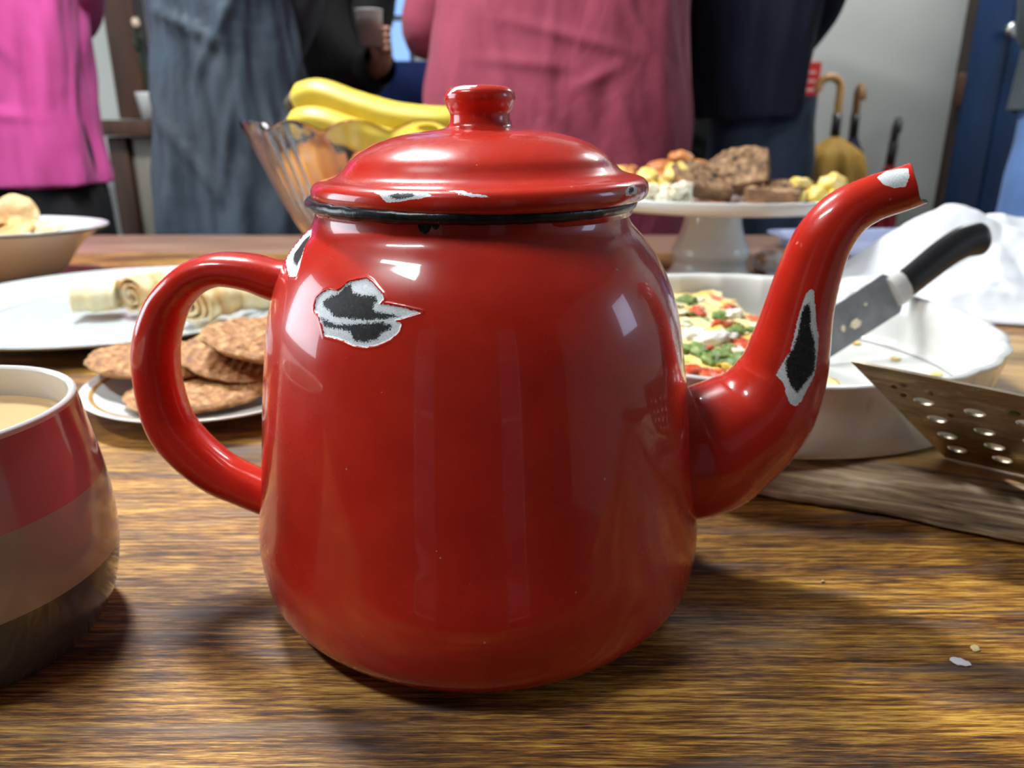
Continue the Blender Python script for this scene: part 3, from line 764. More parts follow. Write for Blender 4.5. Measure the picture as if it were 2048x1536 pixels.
for i, (x, y, z, rx, ry, rz, lab) in enumerate([
        (-.262, .249, .0215, -.03, .10, .3, 'round grid-pressed syrup waffle at the left, hanging over the plate rim'),
        (-.213, .202, .0150, -.05, -.02, .8, 'lowest syrup waffle lying on the plate, nearest the camera'),
        (-.192, .246, .0285, .13, .09, .1, 'syrup waffle leaning across the middle of the waffle pile'),
        (-.172, .238, .0400, .16, .04, 1.4, 'topmost syrup waffle of the pile, beside the teapot body')]):
    o = wafer_mesh(i + 1).build('syrup_waffle', [M['wafer'], M['wafer_rim']], None, (x, y, z), (rx, ry, rz))
    tag(o, lab, 'waffle', 'syrup waffles piled on the small plate')
tag(lump('crumb', (.0022, .0018, .0013), M['cracker'], (PLX - .047, PLY - .046, .0085), (0, 0, 0), 9, .3), 'brown waffle crumb on the small plate', 'crumb')

# ------------------------------------------------------------------ white platter with rolled crepes
QX, QY = -.400, .480
pt = empty('platter', (QX, QY, 0), 'large white platter behind the waffle plate, holding rolled crepes', 'platter')
pp = cr([(.0001, .0060), (.120, .0060), (.135, .0075), (.148, .0120), (.165, .0170), (.182, .0205), (.1870, .0215), (.1880, .0205), (.183, .0178), (.165, .0135), (.145, .0075), (.128, .0015), (.120, .0), (.115, .002), (.0001, .002)], 100)
b = MB(); b.lathe(pp, 160); b.build('dish', M['cool_glaze'], pt)
def crepe(name, r_, ln, seed, mat, loc, rot, squash=.85):
    """a rolled crepe: spiral sheet with wall thickness, cut ends showing the spiral"""
    b = MB(); turns = 2.6; n = 90; m = 14
    t = np.linspace(0, 1, n); a = t * turns * 2 * PI
    rad = r_ * (.18 + .82 * t)
    th_ = r_ * .13
    def sheet(dr, flip):
        G = []
        for k in range(m):
            u = k / (m - 1) - .5
            wob = 1 + .05 * math.sin(u * 9 + seed) + .03 * math.sin(u * 21 + seed * 2)
            ex = (.02 * r_) * np.sin(a * 1.3 + seed)
            G.append(np.stack([u * ln + (ex if abs(u) > .49 else 0 * ex), (rad + dr) * wob * np.cos(a), (rad + dr) * wob * squash * np.sin(a)], -1))
        b.grid(np.array(G), flip=flip); return np.array(G)
    A = sheet(th_ / 2, False); B2 = sheet(-th_ / 2, True)
    b.grid(np.stack([A[0], B2[0]])); b.grid(np.stack([A[-1], B2[-1]])); b.grid(np.stack([A[:, -1], B2[:, -1]])); b.grid(np.stack([A[:, 0], B2[:, 0]]))
    return b.build(name, mat, None, loc, rot, merge=1e-6)
zb = .0068
CRP = [(-.4160, .462, .0215, .040, .20, 'crepe', 'cut yellow crepe roll at the left end of the row on the platter'),
       (-.3660, .468, .0245, .044, 1.05, 'crepe_brown', 'browned swirled crepe roll just left of the teapot handle'),
       (-.3250, .540, .0215, .044, -.25, 'crepe_brown', 'crepe roll at the back, seen above the handle opening'),
       (-.2950, .432, .0240, .044, 1.15, 'crepe_brown', 'pale crepe roll with brown streaks inside the handle opening'),
       (-.2520, .470, .0220, .046, .25, 'crepe', 'pale crepe roll at the right end of the row beside the teapot')]
for i, (x, y, r_, ln, rz, mt, lab) in enumerate(CRP):
    o = crepe('crepe_roll', r_, ln, i * 1.7 + 1, M[mt], (x, y, zb + r_ * .93), (0, 0, rz))
    tag(o, lab, 'crepe', 'rolled crepes on the platter')

# ------------------------------------------------------------------ boat dish with crackers, far left
BX, BY = -.700, .700
bd = empty('boat_dish', (BX, BY, 0), 'cream boat-shaped serving dish with crackers at the left edge', 'dish')
bp = cr([(.0001, .008), (.50, .008), (.66, .022), (.80, .048), (.90, .062), (1.0, .068), (1.005, .0655), (.90, .0565), (.78, .038), (.64, .008), (.55, .0), (.50, .002), (.0001, .003)], 80)
def boat(mat_rows, name, mat, lo, hi):
    b = MB(); b.lathe(bp[lo:hi], 120, (0, 0, 0), 0, .172, .110); return b.build(name, mat, bd)
im = int(np.argmax(bp[:, 0]))
boat(None, 'inside', M['cool_glaze'], 0, im + 1)
boat(None, 'outside', M['cream_glaze'], im, len(bp))
b = MB(); b.lathe([(1.0035, .0665), (1.012, .0662), (1.012, .0640), (1.0, .0635)], 120, (0, 0, 0), 0, .172, .110); b.build('rim_line', M['dark_line'], bd)
def cracker_mesh(rad, thick, seed, ell=1.0):
    XX, YY = disc_pts(28); aa = np.arctan2(YY, XX); rr = np.hypot(XX, YY)
    ed = 1 + .03 * np.sin(3 * aa + seed) + .02 * np.sin(7 * aa + seed * 2)
    x = XX * rad * ed; y = YY * rad * ed * ell
    w = np.vectorize(lambda p, q: nz((p, q, 0), 60, seed))(x, y) * .003 + np.vectorize(lambda p, q: nz((p, q, 0), 250, seed))(x, y) * .001
    s_ = np.sqrt(np.clip(1 - rr ** 6, 0, 1))
    b = MB(); b.grid(np.stack([x, y, w + thick / 2 * s_], -1)); b.grid(np.stack([x, y, w - thick / 2 * s_], -1), flip=True)
    return b
CRK = [(-.638, .708, .080, .027, R(72), 0, R(8), 'cracker', 'round pale cracker standing up in the boat dish'),
       (-.632, .660, .062, .040, R(18), R(-14), .4, 'cracker_dark', 'toasted cracker lying at the front of the boat dish'),
       (-.600, .690, .0665, .034, R(6), R(-6), 1.2, 'cracker', 'flat cracker nearest the lip of the boat dish'),
       (-.662, .692, .0720, .036, R(10), R(6), 2.2, 'cracker_dark', 'toasted cracker behind the front one in the boat dish'),
       (-.712, .668, .0700, .036, R(14), R(10), .9, 'cracker', 'pale cracker leaning at the left edge of the picture in the boat dish'),
       (-.650, .735, .060, .036, R(-5), R(4), 3.0, 'cracker', 'pale cracker at the back of the boat dish')]
for i, (x, y, z, r_, rx, ry, rz, mt, lab) in enumerate(CRK):
    tag(cracker_mesh(r_, .005, i + 1, .85).build('cracker', M[mt], None, (x, y, z), (rx, ry, rz)) if i else cracker_mesh(r_, .005, 1, 1).build('cracker', M[mt], None, (x, y, z), (rx, ry, rz)), lab, 'cracker', 'crackers in the boat dish')

# ------------------------------------------------------------------ glass fruit bowl
FX, FY = -.166, .720
fb = empty('fruit_bowl', (FX, FY, 0), 'scalloped cut-glass fruit bowl behind the teapot', 'bowl')
fp = cr([(.0001, .012), (.040, .012), (.060, .020), (.090, .052), (.118, .098), (.138, .146), (.1560, .1855), (.1585, .1850), (.1420, .144), (.1225, .096), (.095, .048), (.064, .013), (.055, .004), (.052, .0), (.044, .0), (.040, .004), (.0001, .005)], 110)
def scal(th, P):
    z = P[:, 1, None]; w = np.clip((z - .02) / .16, 0, 1)
    return 1 + .05 * w ** 2 * np.abs(np.sin(th * 7)) + .012 * np.clip(z / .05, 0, 1) * np.sin(th * 48) * (1 - .6 * w)
b = MB(); b.lathe(fp, 288, wob=scal)
b.v = [(x, y, z + .010 * max(0, (z - .05) / .135) ** 3 * (abs(math.sin(7 * math.atan2(y, x))) - .55)) for x, y, z in b.v]
b.build('bowl', M['glass'], fb)
def banana(name, pts, rmax, lab):
    e = empty(name, tuple(np.mean(pts, 0)), lab, 'banana', group='bananas in the glass bowl')
    off = np.mean(pts, 0)
    P = cr(pts, 60) - off; t = np.linspace(0, 1, 60)
    rad = rmax * np.clip(np.minimum((t / .10) ** .5 * .70 + .42, 1), 0, 1) * np.clip(np.minimum(((1 - t) / .22) ** .6 + .28, 1), 0, 1)
    b = MB(); n = 30
    T = np.gradient(P, axis=0); T /= np.linalg.norm(T, axis=1)[:, None]
    G = []
    up = np.array([0, 0, 1.])
    for i in range(60):
        u = up - (up @ T[i]) * T[i]; u /= np.linalg.norm(u); w = np.cross(T[i], u)
        G.append([P[i] + rad[i] * (1 + .045 * math.cos(5 * a)) * (math.cos(a) * u + math.sin(a) * w) for a in np.linspace(0, 2 * PI, n, endpoint=False)])
    b.grid(np.array(G), cu=True); b.poly(G[0], flip=True); b.poly(G[-1])
    b.build('skin', M['banana'], e, merge=1e-7)
    b = MB(); d = -T[0]
    b.tube([P[0] - d * .004, P[0] + d * .004, P[0] + d * .012], [rmax * .78, rmax * .55, rmax * .34], 12); b.build('blossom_end', M['banana_tip'], e)
    d = T[-1]
    b = MB(); b.tube([P[-1] - d * .001, P[-1] + d * .012, P[-1] + d * .024], [rmax * .28, rmax * .24, rmax * .3], 10); b.build('stem', M['banana'], e)
    return e
banana('banana', [(-.2740, .735, .2160), (-.240, .725, .2230), (-.195, .715, .2090), (-.145, .708, .1960), (-.095, .705, .1905), (-.050, .710, .190)], .0205, 'upper banana resting across the glass bowl')
banana('banana', [(-.2700, .690, .1870), (-.236, .680, .1920), (-.191, .675, .1790), (-.141, .672, .165), (-.091, .675, .158), (-.050, .685, .157)], .0185, 'lower banana half behind the rim of the glass bowl')
for i, (x, y, z, r_, mt, nm, lab) in enumerate([
        (-.243, .700, .137, .034, 'orange', 'orange', 'orange seen through the left side of the glass bowl'),
        (-.185, .665, .100, .037, 'orange', 'orange', 'orange low at the front of the glass bowl'),
        (-.130, .735, .075, .038, 'apple', 'apple', 'apple low in the middle of the glass bowl'),
        (-.180, .765, .125, .037, 'apple', 'apple', 'apple at the back of the glass bowl'),
        (-.110, .660, .115, .036, 'orange', 'orange', 'orange at the right of the glass bowl behind the lid')]):
    e = empty(nm, (x, y, z), lab, nm, (R(20 * i), R(15), 0))
    q = cr([(.0001, -.96), (.30, -.95), (.70, -.72), (.96, -.22), (.98, .20), (.75, .70), (.32, .95), (.10, .93), (.0001, .88)], 36) * r_
    b = MB(); b.lathe(q, 40); b.build('peel', M[mt], e)
    b = MB(); b.tube([(0, 0, r_ * .86), (0, 0, r_ * .92), (.001, 0, r_ * (1.0 if nm == 'apple' else .955))], [.002, .002, .0015], 8); b.build('stalk', M['banana_tip'], e)

# ------------------------------------------------------------------ cake stand with cakes
KX, KY = .262, .720
cs = empty('cake_stand', (KX, KY, 0), 'white pedestal cake stand piled with cake and fruit', 'cake stand')
q = cr([(.0001, .1010), (.140, .1010), (.158, .1035), (.1680, .1085), (.1715, .1095), (.1725, .1075), (.170, .0990), (.160, .0935), (.120, .0915), (.040, .0905), (.0001, .0905)], 70)
b = MB(); b.lathe(q, 140); b.build('plate', M['plate_glaze'], cs)
q = cr([(.0365, .0904), (.0360, .080), (.0380, .066), (.0430, .050), (.0490, .036), (.0500, .028), (.047, .018), (.050, .008), (.056, .002), (.055, .0), (.045, .0), (.0001, .002)], 60)
b = MB(); b.lathe(q, 96); b.build('pedestal', M['plate_glaze'], cs)
def slab(name, size, seed, loc, rot, lab, group):
    """a slice of loaf: rounded-top slab with rough crumb faces and a crust round it"""
    e = empty(name, loc, lab, 'cake', rot, group)
    w, t, h_ = size
    out = [(-w / 2, 0), (w / 2, 0), (w / 2 * 1.02, h_ * .5), (w / 2 * .98, h_ * .82), (w * .28, h_ * .98), (0, h_ * 1.02), (-w * .28, h_ * .97), (-w / 2 * .98, h_ * .80), (-w / 2 * 1.02, h_ * .45)]
    P = np.vstack([out, out[:1]]); s_ = np.linspace(0, len(out), 73)[:-1]
    ol = np.stack([np.interp(s_, np.arange(len(P)), P[:, 0]), np.interp(s_, np.arange(len(P)), P[:, 1])], 1)
    cen = ol.mean(0)
    b = MB()
    rings = []
    for k in np.linspace(.02, 1, 14): rings.append(cen + (ol - cen) * k)
    for side in (-1, 1):
        G = []
        for ri, r_ in enumerate(rings):
            G.append([(p[0], side * (t / 2 + .0025 * frac((p[0], p[1], side), 160, seed) - (.0015 if ri == 13 else 0)), p[1]) for p in r_])
        b.grid(G, cu=True, flip=side > 0)
        if side < 0: ga = G[-1]
        else: gb = G[-1]
    b.build('crumb_face', M['loaf'], e, merge=1e-5)
    b = MB()
    mid = [[(p[0] * (1.015) + .001 * nz(p + (k,), 90, seed), a[1] + (c[1] - a[1]) * k, p[2] * 1.01 + .0012 * nz(p + (k,), 120, seed + 1) if p[2] > .001 else p[2]) for p, a, c in zip(ga, ga, gb)] for k in (0, .05, .3, .5, .7, .95, 1)]
    mid[0] = ga; mid[-1] = gb
    b.grid(mid, cu=True)
    b.build('crust', M['crust'], e, merge=1e-5)
    rnd = random.Random(seed)
    for k in range(5):
        x, z = rnd.uniform(-.38, .38) * w, rnd.uniform(.2, .8) * h_
        o = lump('nut', (.0036, .0022, .003), M['iron_dark'] if k % 2 else M['crust'], (x, -t / 2, z), (rnd.random(), 0, rnd.random()), seed + k, .2, sub=2, parent=e)
    return e
zp = .1016
GR = 'slices of nut loaf on the cake stand'
slab('loaf_slice', (.066, .019, .060), 3, (.232, .640, zp + .0105), (R(-62), R(6), R(14)), 'nut loaf slice with dark nuts leaning at the left of the pair', GR)
slab('loaf_slice', (.070, .020, .062), 7, (.272, .655, zp + .0145), (R(-48), R(-10), R(-24)), 'highest loaf slice, tilted in the middle of the cake stand', GR)
slab('loaf_slice', (.060, .016, .050), 9, (.302, .622, zp + .0090), (R(-80), R(4), R(-30)), 'loaf slice lying flat toward the right of the cake stand', GR)
rnd = random.Random(5)
def pile(name, n, cx, cy, sx, sy, size, mat, lab, cat, group, z=zp, amp=.3, hs=1.0):
    placed = []
    for i in range(n):
        s_ = size * rnd.uniform(.75, 1.25); sz = s_ * rnd.uniform(.55, .8); best = None
        for k in range(5):
            a = rnd.uniform(0, 2 * PI); d = math.sqrt(rnd.random())
            x, y = cx + sx * d * math.cos(a), cy + sy * d * math.sin(a); hgt = 0.0
            while any(math.sqrt((x - q[0]) ** 2 + (y - q[1]) ** 2 + ((z + sz * .95 + hgt - q[2]) * 1.45) ** 2) < .82 * (s_ + q[3]) for q in placed): hgt += .0015
            if best is None or hgt < best[2]: best = (x, y, hgt)
        x, y, hgt = best
        placed.append((x, y, z + sz * .95 + hgt, s_))
        tag(lump(name, (s_, s_ * rnd.uniform(.6, .9), sz), M[mat], (x, y, z + sz * .95 + hgt), (rnd.uniform(-.3, .3), rnd.uniform(-.3, .3), rnd.uniform(0, 3)), rnd.randint(1, 900), amp), lab, cat, group)
pile('fruit_piece', 15, .150, .690, .055, .060, .0165, 'lump_yellow', 'yellow fruit piece in the heap behind the lid, left on the cake stand', 'fruit', 'yellow pieces left on the cake stand', hs=1.3)
pile('pastry_bite', 14, .205, .795, .065, .045, .019, 'lump_orange', 'orange-brown pastry bite at the back of the cake stand', 'pastry', 'pastry bites at the back of the cake stand', hs=1.6)
pile('cheese_curd', 11, .180, .615, .032, .026, .0105, 'lump_white', 'pale curd in front of the loaf slices, left on the cake stand', 'cheese', 'pale curds left of the loaf', hs=1.0)
pile('fruit_piece', 10, .352, .650, .030, .040, .0135, 'lump_yellow', 'yellow fruit piece to the right of the loaf slices', 'fruit', 'yellow pieces right of the loaf', hs=1.6)
pile('cheese_curd', 7, .392, .690, .022, .045, .010, 'lump_white', 'pale curd at the right rim of the cake stand', 'cheese', 'pale curds at the right rim', hs=.6)
pile('pastry_bite', 5, .310, .760, .045, .040, .016, 'lump_orange', 'orange-brown pastry bite behind the loaf, right of centre', 'pastry', 'pastry bites behind the loaf', hs=.8)

# ------------------------------------------------------------------ live-edge board
BDA = math.atan2(-.0509, .1160)
ux, uy = math.cos(BDA), math.sin(BDA); wx, wy = -uy, ux      # along / away from the camera
OX, OY = .1287, .0760                                          # point on the lower front edge
bo = empty('serving_board', (OX, OY, 0), 'thick wooden serving board with a rough bark edge under the quiche dish', 'board', (0, 0, BDA))
TB = .0225
n = 150; L0, L1 = -.20, .36
xs = np.linspace(L0, L1, n)
fe = np.array([.002 * nz((x, 0, 0), 22, 3) + .0025 * nz((x, 0, 0), 7, 8) for x in xs])
rows = []
prof_e = [(.016, .0008), (.004, .0008), (.000, .002), (.0010, .006), (.0045, .0105), (.0095, .0158), (.0155, .0200), (.0225, TB)]
for (dy, z) in prof_e:
    rows.append([(x, fe[i] + dy + (.0014 * frac((x * .35, dy * 4, z * 5), 130, 4) if .001 < z < TB - .001 else 0), z + (.0006 * frac((x * .4, z * 4, 2), 150, 6) if .001 < z < TB - .001 else 0)) for i, x in enumerate(xs)])
b = MB(); b.grid(rows); b.build('bark_edge', M['board_bark'], bo, merge=0)
top_front = rows[-1]
back = .345
b = MB()
Gt = [[(p[0], p[1] + (back + .004 * nz((p[0], 5, 0), 14, 2) - p[1]) * t, TB) for p in top_front] for t in np.linspace(0, 1, 30)]
b.grid(Gt)
bk = Gt[-1]; low = [(p[0], p[1] + .012, .0008) for p in bk]; b.grid([bk, [(p[0], p[1] + .010, .012) for p in bk], low]); b.grid([low, rows[0]])
ends = MB()
for k in (0, -1):
    b.poly([r_[k] for r_ in rows] + [g_[k] for g_ in Gt[1:]] + [low[k]], flip=k == 0)
b.build('slab', M['board_top'], bo, merge=0, sharp=R(40))

# ------------------------------------------------------------------ quiche dish
DX, DY, DZ = .163, .216, TB + .0004
qd = empty('quiche_dish', (DX, DY, DZ), 'round white fluted quiche dish on the wooden board', 'dish')
ho = .0450
dp = cr([(.0001, .0045), (.130, .0045), (.1390, .0060), (.1425, .012), (.1440, .030), (.1465, .041), (.1500, .0446), (.1535, .0440), (.1525, .0400), (.1500, .030), (.1480, .012), (.1455, .002), (.1400, .0), (.1300, .0), (.128, .0015), (.0001, .0015)], 110)
def flute(th, P):
    z = P[:, 1, None]; r_ = P[:, 0, None]
    w = np.clip((z - .004) / .03, 0, 1) * np.clip((r_ - .12) / .02, 0, 1)
    return 1 + w * (.012 * np.abs(np.sin(th * 13)) - .006)
b = MB(); b.lathe(dp, 312, wob=flute); b.build('dish', M['white_glaze'], qd)
def stain(name, seed, pts, mat, size):
    for i, (a, r_, z) in enumerate(pts):
        o = lump(name, (size, size * .8, size * .3), M[mat], (r_ * math.cos(a), r_ * math.sin(a), z), (0, 0, a), seed + i, .4, sub=2, parent=qd)
stain('food_scrap', 1, [(-.3, .10, .0056), (.2, .12, .0056), (-.9, .09, .0056), (-1.35, .118, .0056), (-1.2, .128, .0062), (-1.55, .112, .0056), (.55, .126, .0058), (-.1, .13, .0056)], 'lump_yellow', .0042)
stain('food_scrap', 21, [(-1.3, .106, .0056), (-1.45, .125, .0058), (-1.1, .110, .0056), (-1.65, .120, .0056)], 'lump_white', .007)
# the remaining quiche, left side
qc = empty('quiche', (DX, DY, DZ + .0048), 'half-eaten vegetable quiche with tomato, cheese and greens, left in the dish', 'quiche')
m_, nt, bs = nodes_of('quiche_filling')
f1 = noise_node(nt, 42, detail=3, dist=.5); f2 = noise_node(nt, 70, detail=3, loc=(3, 1, 2)); f3 = noise_node(nt, 30, detail=2, loc=(9, 4, 1))
egg = ramp(nt, f1, [(.3, (.62, .34, .05)), (.45, (.80, .58, .16)), (.6, (.86, .76, .42)), (.75, (.85, .80, .62))])
gr = ramp(nt, f2, [(.57, (0, 0, 0)), (.63, (1, 1, 1))]); rd = ramp(nt, f3, [(.64, (0, 0, 0)), (.69, (1, 1, 1))])
c1 = mix_col(nt, gr.outputs[0], egg.outputs[0], (.12, .22, .035)); c2 = mix_col(nt, rd.outputs[0], c1, (.62, .12, .04))
L(nt, c2, bs.inputs['Base Color']); bs.inputs['Roughness'].default_value = .4; bump(nt, bs, f1, .5, .004)
M['filling'] = m_
nA, nR = 90, 34
cutx = .018
G = []; Gb = []
for i in range(nR):
    t = i / (nR - 1); ring = []; ringb = []
    for j in range(nA):
        v = (j / (nA - 1) * 2 - 1)
        y = v * .1385
        xl = -math.sqrt(max(0, .1395 ** 2 - y * y)); xr = min(cutx + .006 * nz((y, 0, 0), 40, 2), -xl)
        x = xl + (xr - xl) * t
        z = .0265 + .0035 * frac((x, y, 0), 45, 3) + .002 * nz((x, y, 0), 130, 5)
        ring.append((x, y, z)); ringb.append((x, y, .0004))
    G.append(ring); Gb.append(ringb)
b = MB(); b.grid(G); b.grid(Gb, flip=True); b.grid([G[-1], Gb[-1]]); b.grid([G[0], Gb[0]], flip=True)
b.build('filling', M['filling'], qc, merge=1e-6)
rq = random.Random(11)
M['tomato'] = multi('tomato_flesh', [(.3, (.45, .04, .015)), (.55, (.62, .11, .04)), (.75, (.76, .36, .16))], 110, .25, .3, .001)
M['feta'] = multi('white_cheese', [(.3, (.75, .70, .55)), (.7, (.86, .84, .76))], 50, .5, .4, .001)
M['herb'] = multi('cooked_greens', [(.3, (.05, .09, .015)), (.55, (.16, .25, .05)), (.75, (.42, .46, .16))], 160, .5, .6, .002)
def qtop(nm, x, y, size, mat, seed, fl=.5, up=.0):
    lump(nm, (size, size * rq.uniform(.6, .9), size * fl * .75), M[mat], (x - DX, y - DY, .0275 + up), (rq.uniform(-.3, .3), rq.uniform(-.3, .3), rq.uniform(0, 3)), seed, .5, 1.8, sub=3, parent=qc)
for i, (x, y, s_) in enumerate([(.098, .110, .011), (.110, .104, .009), (.092, .125, .010), (.104, .120, .008), (.118, .112, .007), (.150, .235, .008), (.140, .270, .009), (.170, .285, .008), (.100, .250, .008), (.085, .200, .007)]): qtop('tomato_piece', x, y, s_, 'tomato', 30 + i, .55, .002 if i < 5 else 0)
for i, (x, y, s_) in enumerate([(.132, .190, .011), (.142, .196, .009), (.122, .200, .008), (.095, .285, .009), (.150, .160, .007), (.110, .225, .007), (.090, .170, .007), (.165, .260, .008)]): qtop('cheese_cube', x, y, s_, 'feta', 60 + i, .55, .002)
for i, (x, y, s_) in enumerate([(.118, .160, .010), (.128, .154, .010), (.110, .168, .009), (.138, .150, .009), (.145, .142, .008), (.132, .140, .008), (.120, .145, .008), (.095, .225, .008), (.140, .310, .009), (.155, .215, .007), (.100, .190, .007)]): qtop('green_floret', x, y, s_, 'herb', 90 + i, .5, .001)
for i in range(46):
    qtop(('egg_curd', 'egg_curd', 'green_floret', 'tomato_piece')[i % 4] if i > 20 else 'egg_curd', rq.uniform(.070, .172), rq.uniform(.105, .33), rq.uniform(.004, .008), (('lump_yellow', 'lump_white', 'herb', 'tomato')[i % 4] if i > 20 else ('lump_yellow', 'lump_white')[i % 2]), 130 + i, .45, 0)

# ------------------------------------------------------------------ cake knife leaning in the dish
A = Vector((.21380, .23015, .0412))
kx = Vector((.8353, .3862, .3913)).normalized(); ky = Vector((-.472, .135, .870)); ky = (ky - kx * ky.dot(kx)).normalized(); kz = kx.cross(ky)
kn = empty('cake_knife', tuple(A), 'broad steel cake knife with a black handle resting on the rim of the quiche dish', 'knife')
kn.rotation_euler = Matrix((kx, ky, kz)).transposed().to_euler()
out = [(-.030, -.002), (-.027, -.0105), (-.018, -.0150), (.080, -.0160), (.086, -.010), (.086, .010), (.080, .0160), (-.018, .0150), (-.027, .0105), (-.030, .002)]
b = MB()
def prism(b, out, z0, z1):
    b.poly([(x, y, z0) for x, y in out], flip=True); b.poly([(x, y, z1) for x, y in out])
    o2 = out + out[:1]
    b.grid([[(x, y, z0) for x, y in o2], [(x, y, z1) for x, y in o2]])
prism(b, out, -.0006, .0006)
M['knife_steel'] = multi('dark_reflection_steel', [(0.35, (0.16, 0.165, 0.18)), (0.7, (0.24, 0.245, 0.26))], 60, 0.38, 0.05, 0.0004)  # dark background mirrored in the blade is put into this grey
b.build('blade', M['knife_steel'], kn, smooth=False)
b = MB(); b.tube([(.0805, 0, 0), (.086, 0, 0), (.093, 0, 0)], [.0118, .0125, .0115], 20, up=(0, 1, 0), flat=.62); b.build('bolster', M['steel'], kn, sharp=R(40))
hp = cr([(.0925, 0, 0), (.102, .0005, 0), (.118, .002, 0), (.138, .0035, 0), (.158, .003, 0), (.172, -.001, 0), (.178, -.003, 0)], 40)
b = MB(); b.tube(hp, np.interp(np.linspace(0, 1, 40), [0, .1, .3, .6, .85, .96, 1], [.0102, .0108, .0110, .0120, .0130, .0112, .0070]), 24, up=(0, 1, 0), flat=.72); b.build('handle', M['blackhandle'], kn)
for i, (x, y, s_) in enumerate([(.040, -.004, .0048), (.029, -.002, .0028), (.012, .004, .0022), (.055, .004, .0015)]):
    lump('egg_scrap', (s_, s_ * .7, s_ * .4), M['lump_white'], (x, y, .0006 + s_ * .25), (0, 0, i), 200 + i, .35, sub=2, parent=kn)

# ------------------------------------------------------------------ perforated spatula
P1 = Vector((.23028519, .07564855, .0232)); u = Vector((.78388013, -.62091218, 0)); v = Vector((-.45814794, -.57839591, .67495084)); nn = u.cross(v)
spt = empty('perforated_spatula', tuple(P1), 'perforated stainless steel spatula standing on the board at the right', 'spatula')
spt.rotation_euler = Matrix((u, v, nn)).transposed().to_euler()
outl = [(-.0371, .0928), (-.030, .0926), (.032, .0884), (.090, .0845), (.102, .070), (.102, .020), (.090, .004), (.0358, 0), (.0, 0)]
holes = [(-.0073, .0645), (.0140, .0632), (-.0021, .0476), (.0181, .0443), (.0019, .0300), (.0225, .0289), (.0061, .0150), (.0262, .0148), (.0345, .0621), (.0380, .0434), (.0420, .0285), (.0455, .0145), (.055, .061), (.058, .043), (.061, .028), (.064, .0145), (.0745, .060), (.077, .043), (.079, .028)]
bm = bmesh.new()
def loop(pts):
    vs = [bm.verts.new((x, y, 0)) for x, y in pts]
    for a_, c_ in zip(vs, vs[1:] + vs[:1]): bm.edges.new((a_, c_))
loop(outl)
for hx, hy in holes: loop([(hx + .0046 * math.cos(t) , hy + .0036 * math.sin(t)) for t in np.linspace(0, 2 * PI, 24, endpoint=False)])
bmesh.ops.triangle_fill(bm, use_beauty=True, use_dissolve=False, edges=bm.edges[:])
# drop any triangles that filled a hole
kill = [f for f in bm.faces if any((f.calc_center_median().x - hx) ** 2 / .0046 ** 2 + (f.calc_center_median().y - hy) ** 2 / .0036 ** 2 < .93 for hx, hy in holes)]
bmesh.ops.delete(bm, geom=kill, context='FACES_ONLY')
ex = bmesh.ops.extrude_face_region(bm, geom=bm.faces[:])
bmesh.ops.translate(bm, verts=[x for x in ex['geom'] if isinstance(x, bmesh.types.BMVert)], vec=(0, 0, -.0011))
bmesh.ops.recalc_face_normals(bm, faces=bm.faces)
me = bpy.data.meshes.new('blade'); bm.to_mesh(me); bm.free()
M['steel_dirty_board_tint'] = None
m_, nt, bs = nodes_of('greasy_board_tint_steel')
f1 = noise_node(nt, 1, (45, 160, 45), detail=5, rough=.65, dist=.6)
f2 = noise_node(nt, 60, detail=4, loc=(2, 5, 1))
c0 = ramp(nt, f1, [(.38, (.42, .35, .25)), (.55, (.60, .53, .41)), (.7, (.76, .70, .56))])  # tan reflection of the board is tinted into the steel colour
sm = ramp(nt, f2, [(.64, (0, 0, 0)), (.70, (1, 1, 1))])
L(nt, mix_col(nt, sm.outputs[0], c0.outputs[0], (.06, .035, .015)), bs.inputs['Base Color'])
L(nt, math_node(nt, 'SUBTRACT', 1.0, sm.outputs[0]), bs.inputs['Metallic'])
rr_ = ramp(nt, f1, [(.35, (.42,) * 3), (.65, (.24,) * 3)]); L(nt, rr_.outputs[0], bs.inputs['Roughness'])
bump(nt, bs, f1, .1, .0006)
M['steel_dirty_board_tint'] = m_
me.materials.append(m_)
o = bpy.data.objects.new('blade', me); COL.objects.link(o); o.parent = spt
b = MB(); b.tube(cr([(.100, .046, -.0005), (.115, .047, .001), (.14, .048, .006), (.19, .050, .012), (.26, .052, .014)], 30), np.interp(np.linspace(0, 1, 30), [0, .3, .5, 1], [.006, .004, .008, .009]), 14, flat=.8); b.build('handle', M['blackhandle'], spt)
M['green_bit'] = M['herb']
for i, (x, y, s_, mt) in enumerate([(.0290, .0700, .0026, 'herb'), (-.016, .067, .0016, 'crust'), (.004, .055, .0016, 'crust'), (-.020, .0745, .0012, 'crust')]):
    lump('food_scrap', (s_, s_ * .8, s_ * .25), M[mt], (x, y, .0003), (0, 0, i), 300 + i, .3, sub=2, parent=spt)

